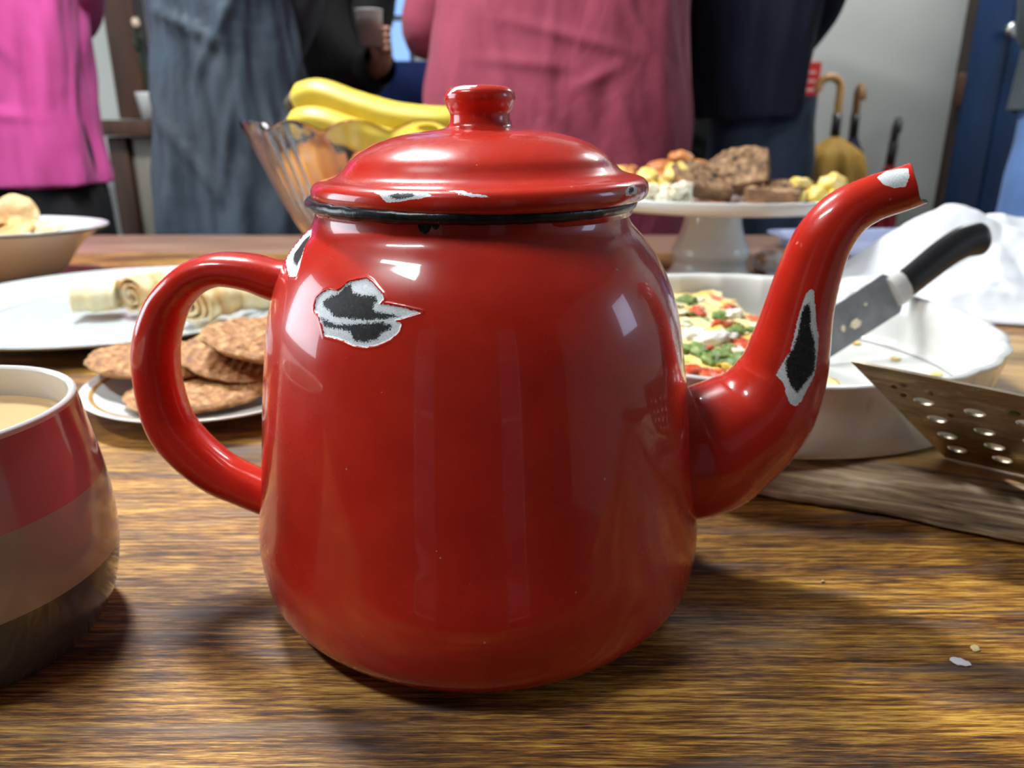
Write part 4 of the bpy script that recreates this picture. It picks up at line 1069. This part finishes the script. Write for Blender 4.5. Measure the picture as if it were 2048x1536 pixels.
# ------------------------------------------------------------------ crumpled paper, plastic tray, sugared bun, crumbs
n = 110; G = []
pcx, pcy = .515, .575
for i in range(n):
    row = []
    for j in range(n):
        s_, t = i / (n - 1) * 2 - 1, j / (n - 1) * 2 - 1
        x = s_ * .190 * (1 + .10 * nz((t * 2, 0, 0), 1, 3)); y = t * .135 * (1 + .12 * nz((s_ * 2, 0, 0), 1, 4))
        hgt = .060 * math.exp(-((x + .015) / .085) ** 2 - ((y - .035) / .070) ** 2) + .050 * math.exp(-((x - .10) / .10) ** 2 - ((y - .03) / .08) ** 2) + .012
        d, pts = mnoise.voronoi(Vector((x * 9, y * 9, 1.3)))
        cre = (d[1] - d[0])
        f = .022 * min(cre, .7) + .004 * frac((x, y, 0), 16, 6)
        edge = min(1, (1 - max(abs(s_), abs(t))) * 4)
        z = max(.0015, hgt * (.25 + .75 * edge) * (1 if edge > 0 else .4) + f * (.3 + edge))
        row.append((x, y, z + .001))
    G.append(row)
b = MB(); b.grid(G); Gl = [[(p[0], p[1], max(.0004, p[2] - .0010)) for p in r_] for r_ in G]; b.grid(Gl, flip=True)
o = b.build('crumpled_paper', M['paper'], None, (pcx, pcy, 0), (0, 0, R(-8)), merge=0, sharp=R(22))
tag(o, 'crumpled white paper wrapper behind the quiche dish', 'paper')

tr = empty('plastic_tray', (.607, .885, 0), 'bluish clear plastic tray lying on the table beside the cake stand', 'tray', (0, 0, R(4)))
def rrect(hx, hy, r_, z, n=8):
    pts = []
    for cx, cy, a0 in ((hx - r_, hy - r_, 0), (-hx + r_, hy - r_, 90), (-hx + r_, -hy + r_, 180), (hx - r_, -hy + r_, 270)):
        for a in np.linspace(a0, a0 + 90, n): pts.append((cx + r_ * math.cos(R(a)), cy + r_ * math.sin(R(a)), z))
    return pts
b = MB(); b.grid([rrect(.02, .02, .01, .001), rrect(.150, .105, .02, .001), rrect(.158, .113, .025, .004), rrect(.166, .121, .03, .022), rrect(.180, .135, .035, .0235), rrect(.181, .136, .035, .0225), rrect(.167, .122, .03, .0205), rrect(.159, .114, .025, .003), rrect(.150, .105, .02, .0), rrect(.02, .02, .01, .0)], cu=True)
b.poly(rrect(.02, .02, .01, .001)); b.poly(rrect(.02, .02, .01, .0), flip=True)
b.build('shell', M['tray_plastic'], tr, merge=1e-6)
tag(lump('sugared_bun', (.025, .020, .016), M['sugar_bun'], (.347, .735, .0145), (0, 0, .3), 44, .14, 1.2, 4), 'small bun dusted with icing sugar beside the cake stand foot', 'bun')
tag(lump('sugared_bun', (.020, .017, .014), M['sugar_bun'], (.392, .742, .0125), (0, 0, 1.0), 46, .14, 1.2, 4), 'second sugared bun, half behind the spout', 'bun')
def flake(name, rad, loc, rot, mat, seed, lab):
    pts = [(rad * (1 + .35 * nz((math.cos(a), math.sin(a), 0), 1.5, seed)) * math.cos(a), rad * .62 * (1 + .45 * nz((math.cos(a), math.sin(a), 1), 2.2, seed)) * math.sin(a)) for a in np.linspace(0, 2 * PI, 22, endpoint=False)]
    b = MB(); G = []
    for k, zz in ((0.01, .0007), (.5, .0009), (.9, .0006), (1.0, .0003), (.9, 0), (.01, 0)):
        G.append([(x * k, y * k, zz + .0004 * (zz > 0) * nz((x * k, y * k, 0), 500, seed)) for x, y in pts])
    b.grid(G, cu=True)
    return tag(b.build(name, mat, None, loc, rot, merge=0), lab, 'crumb')
M['icing'] = simple('icing_flake', (.78, .76, .80), .6, .05, 200)
M['yflake'] = simple('yellow_flake', (.72, .58, .28), .6, .1, 200)
flake('crumb', .0036, (.1677, -.0599, .0001), (0, 0, R(-28)), M['icing'], 3, 'white crumb on the bare table at the lower right')
flake('crumb', .0024, (.1781, -.0521, .0001), (0, 0, R(55)), M['yflake'], 8, 'yellowish crumb beside the white one at the lower right')
flake('crumb', .0009, (.1368, -.0067, .0001), (0, 0, 0), M['yflake'], 12, 'tiny pale crumb between the teapot and the serving board')

# ------------------------------------------------------------------ people standing behind the table
def skin_body(name, joints, edges, root, parent):
    me = bpy.data.meshes.new(name)
    names = list(joints); idx = {n: i for i, n in enumerate(names)}
    me.from_pydata([joints[n][0] for n in names], [(idx[a], idx[c]) for a, c in edges], [])
    o = bpy.data.objects.new(name, me); COL.objects.link(o)
    md = o.modifiers.new('skin', 'SKIN'); md.use_smooth_shade = True
    sv = me.skin_vertices[0].data
    for n in names:
        r_ = joints[n][1]; sv[idx[n]].radius = (r_, r_) if np.isscalar(r_) else r_
        sv[idx[n]].use_root = n == root
    o.modifiers.new('sub', 'SUBSURF').levels = 1
    dg = bpy.context.evaluated_depsgraph_get()
    m2 = bpy.data.meshes.new_from_object(o.evaluated_get(dg))
    o.modifiers.clear(); o.data = m2; bpy.data.meshes.remove(me)
    m2.name = name; m2.materials.clear(); m2.materials.append(M['skin'])
    m2.polygons.foreach_set('use_smooth', [True] * len(m2.polygons))
    o.parent = parent
    return o

def person(loc, rotz, label, coat, coat_mat, legs_mat, arms=None, seed=1, sleeve_mat=None, fold=.010, hair=True, coat_name='coat', cup=None, stance=.10, legx=0.0, creases=()):
    """coat: list of (height, half width, half depth, shift x); arms: {side: (elbow, wrist, hand direction)} in local coordinates"""
    e = empty('person', (loc[0], loc[1], FLOOR), label, 'person', (0, 0, rotz))
    arms = arms or {}
    J = {'pelvis': ((legx * .8, 0, .94), (.10, .08)), 'spine': ((0, 0, 1.10), (.12, .09)), 'chest': ((0, 0, 1.27), (.13, .095)), 'neckb': ((0, 0, 1.43), .06),
         'neck': ((0, .01, 1.49), .052), 'head': ((0, .02, 1.57), (.075, .085)), 'crown': ((0, .015, 1.66), (.070, .080))}
    E = [('pelvis', 'spine'), ('spine', 'chest'), ('chest', 'neckb'), ('neckb', 'neck'), ('neck', 'head'), ('head', 'crown')]
    info = {}
    for s, nm in ((-1, 'l'), (1, 'r')):
        el, wr, hd = arms.get(s, ((s * .225, -.01, 1.10), (s * .235, .05, .87), (0, .15, -1)))
        hd = Vector(hd).normalized(); wr = Vector(wr)
        pm = wr + hd * .05
        J[nm + 'sh'] = ((s * .165, 0, 1.385), .055); J[nm + 'el'] = (el, .040); J[nm + 'wr'] = (tuple(wr), .027); J[nm + 'pm'] = (tuple(pm), (.032, .018))
        E += [('chest', nm + 'sh'), (nm + 'sh', nm + 'el'), (nm + 'el', nm + 'wr'), (nm + 'wr', nm + 'pm')]
        sd = hd.cross(Vector((s, 0, .01))).normalized(); bend = sd.cross(hd).normalized()
        if cup and s == cup[1]:
            c = Vector(cup[0])
            for k in range(4):
                base = pm + Vector((0, 0, .022 - .014 * k)); last = nm + 'pm'
                a0 = math.atan2(base.y - c.y, base.x - c.x)
                for q in range(3):
                    a = a0 - s * (.55 + .62 * q)
                    nme = '%sf%d%d' % (nm, k, q)
                    J[nme] = ((c.x + .043 * math.cos(a), c.y + .043 * math.sin(a), base.z), .0085); E.append((last, nme)); last = nme
            last = nm + 'pm'
            for q in range(2):
                a = math.atan2(pm.y - c.y, pm.x - c.x) + s * (.5 + .5 * q); nme = '%st%d' % (nm, q)
                J[nme] = ((c.x + .044 * math.cos(a), c.y + .044 * math.sin(a), pm.z + .02), .0095); E.append((last, nme)); last = nme
        else:
            for k, ln in enumerate((.070, .080, .075, .058)):
                off = sd * (.026 - .017 * k); last = nm + 'pm'
                for q, f in enumerate((.40, .75, 1.0)):
                    nme = '%sf%d%d' % (nm, k, q)
                    J[nme] = (tuple(pm + off * (1 + .1 * q) + hd * (.03 + ln * f) + bend * (.012 * q * q) * -s), .0085 - .001 * q); E.append((last, nme)); last = nme
            last = nm + 'pm'
            for q, f in enumerate((.5, 1.0)):
                nme = '%st%d' % (nm, q); J[nme] = (tuple(wr + hd * (.03 + .05 * f) + sd * (.038 + .012 * f)), .0095 - .001 * q); E.append((last, nme)); last = nme
        J[nm + 'hip'] = ((legx + s * stance * .9, 0, .87), .070); J[nm + 'kn'] = ((legx + s * stance, .01, .48), .054); J[nm + 'an'] = ((legx + s * stance, -.02, .09), .040); J[nm + 'to'] = ((legx + s * stance * 1.1, .13, .032), .030)
        E += [('pelvis', nm + 'hip'), (nm + 'hip', nm + 'kn'), (nm + 'kn', nm + 'an'), (nm + 'an', nm + 'to')]
        info[s] = (el, tuple(wr))
    skin_body('body', J, E, 'pelvis', e)
    # coat
    C = cr(coat, 140); nA = 180; G = []
    for i, (z, rx, ry, sx) in enumerate(C):
        ring = []
        low = np.clip((1.30 - z) / .5, 0, 1)
        for j in range(nA):
            a = 2 * PI * j / nA
            ca, sa = math.cos(a), math.sin(a)
            k = 1 / (abs(ca) ** 2.4 + abs(sa) ** 2.4) ** (1 / 2.4)
            p = (ca * 1.5, sa * 1.5, z * 1.6)
            d = fold * (.9 * frac(p, 1.6, seed, 3) + .8 * low * math.sin(a * 9 + 4 * nz((ca, sa, z), 1.4, seed)) * nz((ca * 2, sa * 2, z * 2), 1.2, seed + 2) + .35 * nz((ca * 4 + z * 5, sa * 4 - z * 4, z * 7), 1, seed + 4))
            if sa < 0:
                px_ = sx + rx * k * ca
                for (xa, za, xb, zb_, am) in creases:
                    L2 = (xb - xa) ** 2 + (zb_ - za) ** 2; t_ = min(1, max(0, ((px_ - xa) * (xb - xa) + (z - za) * (zb_ - za)) / L2))
                    dd = math.hypot(px_ - xa - t_ * (xb - xa), z - za - t_ * (zb_ - za)); d += am * math.exp(-(dd / .011) ** 2) * math.sin(PI * (.08 + .84 * t_))
            ring.append((sx + (rx * k + d) * ca, (ry * k + d) * sa, z + .004 * math.sin(3 * a + seed) * (i == 0)))
        G.append(ring)
    hemr = [(x * .94, y * .94, z + .004) for x, y, z in G[0]]
    b = MB(); b.grid([hemr] + G, cu=True)
    b.build(coat_name, coat_mat, e, merge=0)
    for s in (-1, 1):
        el, wr = info[s]
        P = cr([(s * .10, 0, 1.40), (s * .175, 0, 1.37), tuple((np.array((s * .19, 0, 1.33)) + np.array(el)) / 2), el, tuple((np.array(el) + np.array(wr)) / 2), tuple(np.array(wr) * .96 + np.array(el) * .04)], 40)
        rad = np.interp(np.linspace(0, 1, 40), [0, .2, .6, 1], [.07, .068, .058, .046])
        b = MB(); b.tube(P, rad, 22, cap=False)
        b.v = [tuple(np.array(p) + .010 * np.array([nz(p, 12, seed), nz(p, 12, seed + 1), nz(p, 12, seed + 2)])) for p in b.v]
        b.build('sleeve', sleeve_mat or coat_mat, e, merge=0)
    for s in (-1, 1):
        P = cr([(legx + s * stance * .6, 0, 1.0), (legx + s * stance * .9, 0, .75), (legx + s * stance, .012, .48), (legx + s * stance, -.005, .25), (legx + s * stance, -.015, .07)], 44)
        rad = np.interp(np.linspace(0, 1, 44), [0, .2, .5, 1], [.092, .092, .078, .070])
        b = MB(); b.tube(P, rad, 26, cap=False)
        b.v = [tuple(np.array(p) + .010 * np.array([nz(p, 10, seed + 5), nz(p, 10, seed + 6), 0])) for p in b.v]
        b.build('trouser_leg', legs_mat, e, merge=0)
        b = MB(); b.tube(cr([(legx + s * stance, -.075, .045), (legx + s * stance, -.04, .05), (legx + s * stance, .03, .048), (legx + s * stance * 1.1, .12, .036), (legx + s * stance * 1.12, .175, .030)], 24), np.interp(np.linspace(0, 1, 24), [0, .1, .5, .9, 1], [.02, .038, .045, .032, .015]), 18)
        b.v = [(x, y, max(.001, z)) for x, y, z in b.v]
        b.build('shoe', M['shoe'], e)
    if hair: lump('hair', (.088, .098, .10), M['hair'], (0, -.005, 1.625), (0, 0, 0), seed, .08, 2, 3, e)
    return e

NECK = [(1.36, .195, .115, 0), (1.41, .150, .09, 0), (1.445, .085, .075, 0), (1.47, .068, .068, 0)]
# rose smock, centre
person((.092, 1.42), 0, 'person in a rose-pink cotton smock standing behind the teapot lid',
       [(.40, .285, .19, .012), (.60, .285, .185, .01), (.80, .284, .18, .008), (.97, .277, .172, .002), (1.08, .262, .16, .005), (1.18, .250, .15, .010), (1.28, .232, .135, .005)] + NECK,
       M['smock'], M['dark_denim'], {-1: ((-.262, .03, 1.125), (-.18, .22, 1.20), (.5, .6, .3)), 1: ((.20, .16, 1.14), (.10, .30, 1.15), (-.5, .6, .2))}, 3, fold=.012, coat_name='smock', creases=((-.12, 1.13, .14, 1.065, .007), (-.17, 1.06, .03, 1.04, .006), (-.01, 1.20, -.03, .90, .006), (.02, 1.00, .12, 1.05, .006), (.10, 1.20, .20, 1.02, .007), (-.14, 1.18, -.10, .98, .006), (.10, 1.0, .16, .88, .007), (-.06, 1.0, .02, .93, .005)))
# magenta fleece, left
person((-1.090, 1.50), R(8), 'person in a magenta fleece and black trousers at the left',
       [(.812, .158, .125, .0), (.83, .160, .127, 0), (.95, .150, .122, 0), (1.08, .152, .12, .006), (1.20, .160, .12, .004), (1.30, .175, .12, 0)] + NECK,
       M['fleece'], M['black_cloth'], {-1: ((-.24, .05, 1.12), (-.15, .25, 1.12), (.3, .8, 0)), 1: ((.10, .09, 1.16), (.03, .13, 1.16), (-.9, .2, 0))}, 8, fold=.014, coat_name='fleece', stance=.075, creases=((-.10, 1.20, .02, 1.00, .008), (-.02, 1.20, .06, 1.05, .008), (-.12, .98, .08, .95, .006), (.12, 1.15, .10, .95, .007)))
# slate rain coat
person((-.570, 1.38), R(-6), 'person in a long slate-grey rain coat between the magenta fleece and the bananas',
       [(.42, .185, .165, .0), (.60, .182, .16, 0), (.75, .176, .152, 0), (.90, .165, .142, 0), (1.05, .148, .13, 0), (1.17, .136, .122, -.002), (1.28, .150, .12, 0)] + NECK,
       M['slate_coat'], M['black_cloth'], {-1: ((-.09, .08, 1.14), (-.02, .12, 1.16), (.9, .1, .1)), 1: ((.09, .08, 1.12), (.03, .12, 1.10), (-.9, .1, .1))}, 12, fold=.022, coat_name='rain_coat', creases=((-.10, 1.15, .05, 1.08, .010), (.08, 1.18, -.02, 1.0, .010), (-.12, 1.0, .02, .80, .010), (.06, 1.0, .02, .80, .010)))
# black coat with drink
person((-.500, 1.80), 0, 'person in a black jacket holding a drink, behind the bananas',
       [(.70, .180, .15, 0), (.85, .175, .145, 0), (.98, .160, .14, 0), (1.10, .147, .13, -.004), (1.20, .138, .125, -.01), (1.30, .15, .12, 0)] + NECK,
       M['black_cloth'], M['black_cloth'], {1: ((.085, .00, 1.04), (.190, -.105, 1.075), (-.05, -.15, .9)), -1: ((-.20, .06, 1.12), (-.08, .25, 1.10), (.4, .6, 0))}, 17, fold=.008, coat_name='jacket', cup=((.172, -.155, 1.150), 1))
cup = empty('drink_cup', (-.500 + .172, 1.80 - .155, FLOOR + 1.110), 'clear cup of greenish drink held by the person in black', 'cup')
b = MB(); b.lathe([(.0001, 0), (.026, 0), (.031, .075), (.0322, .0753), (.0315, .078), (.0295, .076), (.0245, .003), (.0001, .003)], 32); b.build('cup_wall', M['bag_plastic'], cup)
b = MB(); b.lathe([(.0001, .0035), (.0240, .0035), (.0282, .058), (.0001, .058)], 32); b.build('drink', M['drink'], cup)
# navy jacket
person((.568, 1.69), R(-5), 'person in a navy jacket and dark jeans to the right of the pink smock',
       [(.955, .138, .13, -.012), (.975, .140, .132, -.012), (1.08, .140, .13, -.008), (1.20, .147, .125, 0), (1.30, .168, .12, 0)] + NECK,
       M['navy_cloth'], M['dark_denim'], {-1: ((-.200, -.02, 1.12), (-.150, .03, 1.00), (.1, .9, -.1)), 1: ((.115, .08, 1.14), (.03, .14, 1.12), (-.9, .2, 0))}, 23, fold=.009, coat_name='jacket', stance=.050, legx=.040)
# dark green trousers / coat further back
person((.575, 2.12), R(10), 'person in a dark green coat standing behind the navy jacket',
       [(.45, .20, .16, 0), (.60, .20, .155, 0), (.80, .19, .15, 0), (1.00, .175, .14, 0), (1.15, .165, .13, 0), (1.30, .175, .12, 0)] + NECK,
       M['green_cloth'], M['black_cloth'], {-1: ((-.2, .08, 1.12), (-.08, .26, 1.10), (.4, .6, 0)), 1: ((.2, .08, 1.12), (.08, .26, 1.10), (-.4, .6, 0))}, 29, fold=.009)
# light denim at right edge
person((1.145, 1.30), R(20), 'person in light blue jeans and a grey-green jacket at the right edge',
       [(.965, .155, .13, 0), (.98, .157, .132, 0), (1.08, .150, .13, 0), (1.20, .155, .125, 0), (1.30, .17, .12, 0)] + NECK,
       M['grey_cloth'], M['light_denim'], {-1: ((-.10, .05, 1.12), (-.02, .05, 1.08), (.9, .0, -.2)), 1: ((.2, .08, 1.12), (.10, .10, 1.10), (-.9, .1, 0))}, 31, fold=.010, coat_name='jacket', stance=.082)

# ------------------------------------------------------------------ background furniture and things
ds = empty('dresser', (-1.17, 2.28, FLOOR), 'dark wooden dresser upright with a shelf, between the magenta fleece and the rain coat', 'dresser')
def dbox(nm, lo, hi, mat): return boxobj(nm, lo, hi, mat, ds, .003)
dbox('post', (-.055, -.04, .955), (.035, .04, 2.05), M['dresser'])
dbox('shelf', (-.42, -.09, .905), (.085, .15, .952), M['dresser'])
dbox('leg', (-.105, -.04, .001), (-.045, .04, .902), M['dresser'])
dbox('side_board', (-.042, -.02, .001), (.045, .06, .902), M['dresser_pale'])
dbox('post', (-.40, -.04, .955), (-.32, .04, 2.05), M['dresser'])
dbox('leg', (-.41, -.04, .001), (-.35, .04, .902), M['dresser'])
dbox('top_board', (-.42, -.06, 2.052), (.085, .14, 2.09), M['dresser'])
fp_ = empty('flower_pot', (-1.132, 2.255, .205), 'white pot with a dark dried plant on the dresser shelf', 'plant')
b = MB(); b.lathe([(.0001, 0), (.026, 0), (.036, .072), (.0375, .078), (.034, .078), (.0245, .004), (.0001, .004)], 36); b.build('pot', M['white_glaze'], fp_)
b = MB(); b.lathe([(.0001, .066), (.0325, .066), (.0325, .060), (.0001, .060)], 24); b.build('soil', M['spout_inside'], fp_)
for i in range(7):
    a = i * .9; hh = .10 + .022 * i
    b = MB(); b.tube(cr([(0, 0, .066), (.010 * math.cos(a), .010 * math.sin(a), .066 + hh * .5), (.022 * math.cos(a), .022 * math.sin(a), .066 + hh)], 12), [.0035] * 12, 7); b.build('stem', M['leaf'], fp_)
    lump('leaf', (.013, .006, .022), M['leaf'], (.016 * math.cos(a), .016 * math.sin(a), .066 + hh * .7), (.2, .3, a), i, .2, sub=2, parent=fp_)
lump('blossom', (.012, .012, .016), M['petal'], (.004, -.02, .272), (0, 0, 0), 5, .2, sub=2, parent=fp_)

tin = empty('tin', (-.345, 2.42, FLOOR), 'tall blue storage bin printed with red and grey flowers, beyond the bananas', 'bin')
b = MB(); b.grid([rrect(.105, .085, .02, .001), rrect(.105, .085, .02, 1.115), rrect(.108, .088, .02, 1.118), rrect(.108, .088, .02, 1.128), rrect(.100, .08, .02, 1.130)], cu=True); b.poly(rrect(.100, .08, .02, 1.130)); b.poly(rrect(.105, .085, .02, .001), flip=True)
b.build('bin_body', M['tin_blue'], tin, sharp=R(40))

def umbrella(loc, tilt, crook_r, crook_a, wood_m, cloth_m, lab, rmax, zc, ztop):
    e = empty('umbrella', loc, lab, 'umbrella', tilt)
    H = ztop
    pts = [(0, 0, zc - .02), (0, 0, H - crook_r - .03), (0, 0, H - crook_r)]
    for a in np.linspace(0, R(195), 12)[1:]:
        d = crook_r * (1 - math.cos(a)); pts.append((-d * math.cos(crook_a), -d * math.sin(crook_a), H - crook_r + crook_r * math.sin(a)))
    b = MB(); b.tube(cr(pts, 50), .0125, 14); b.build('crook_handle', wood_m, e)
    b = MB(); b.tube([(0, 0, zc - .075), (0, 0, zc - .03), (0, 0, zc + .012)], .0150, 14); b.build('collar', M['blackhandle'], e)
    q = cr([(.014, zc - .06), (rmax * .50, zc - .085), (rmax * .88, zc - .13), (rmax, zc - .25), (rmax * .8, zc - .48), (rmax * .45, zc - .66), (.012, zc - .78)], 50)
    b = MB(); b.lathe(q, 96, wob=lambda th, P: 1 + .13 * np.sin(th * 8) * np.clip((zc - P[:, 1, None]) / .2, 0, 1) + .05 * np.sin(th * 3 + P[:, 1, None] * 12)); b.build('furled_canopy', cloth_m, e)
    b = MB(); b.tube([(0, 0, zc - .76), (0, 0, zc - .80), (0, 0, .012)], [.006, .005, .004], 8); b.build('ferrule', M['brass'], e)
    return e
umbrella((1.085, 2.40, FLOOR + .03), (0, R(-.5), 0), .036, 0, M['umb_wood'], M['umb_yellow'], 'mustard umbrella with a pale cane crook handle by the wall', .105, .93, 1.055)
umbrella((1.212, 2.52, FLOOR + .03), (0, R(-1.5), 0), .034, R(80), M['umb_wood2'], M['umb_navy'], 'navy umbrella with a brown crook handle seen edge-on', .045, .93, 1.03)
umbrella((1.262, 2.40, FLOOR + .03), (0, R(1), 0), .030, R(70), M['blackhandle'], M['umb_red'], 'red furled umbrella at the right of the umbrella group', .045, .84, .92)
st_ = empty('umbrella_stand', (1.19, 2.46, FLOOR), 'dark cylindrical umbrella stand below the umbrellas', 'stand')
b = MB(); b.lathe([(.0001, .002), (.175, .002), (.180, .02), (.180, .50), (.186, .505), (.186, .520), (.174, .520), (.172, .02), (.0001, .012)], 64); b.build('drum', M['rust'], st_, sharp=R(40))
# red and white carrier bag hanging on the wall, and a red notice
nb = empty('carrier_bag', (1.035, 2.66, .10), 'white plastic carrier bag with red print hanging behind the navy jacket', 'bag')
n = 40; G = []
for i in range(n):
    t = i / (n - 1); w = .055 + .075 * min(1, (1 - t) * 1.6) ; row = []
    for j in range(48):
        a = 2 * PI * j / 48
        p = (math.cos(a), math.sin(a), t * 3)
        row.append((w * math.cos(a) * (1 + .10 * nz(p, 2, 4)), .034 * (1 - .5 * t) * math.sin(a) * (1 + .4 * nz(p, 2.5, 6)) - .008, -.22 + .33 * t))
    G.append(row)
b = MB(); b.grid(G, cu=True); b.poly(G[0], flip=True); b.build('bag_body', M['bag_plastic'], nb, merge=0)
for s_ in (-1, 1):
    b = MB(); b.tube(cr([(s_ * .045, -.008, .10), (s_ * .030, -.006, .15), (0, .004, .175)], 14), .006, 8); b.build('bag_strap', M['bag_plastic'], nb)
lump('print_patch', (.020, .006, .030), M['red_print'], (.028, -.034, -.02), (0, 0, 0), 6, .25, sub=3, parent=nb)
lump('print_patch', (.055, .006, .030), M['red_print'], (-.02, -.040, -.13), (0, 0, 0), 9, .25, sub=3, parent=nb)
sg = empty('notice', (1.078, 2.692, .31), 'red notice with faded pale marks on the wall above the umbrellas', 'sign')
boxobj('card', (-.034, -.004, -.085), (.034, .004, .090), M['red_print'], sg)
for k in range(4):
    boxobj('pale_mark', (-.016, -.0052, .052 - .030 * k), (.018, -.0042, .062 - .030 * k), M['pink_print'], sg)
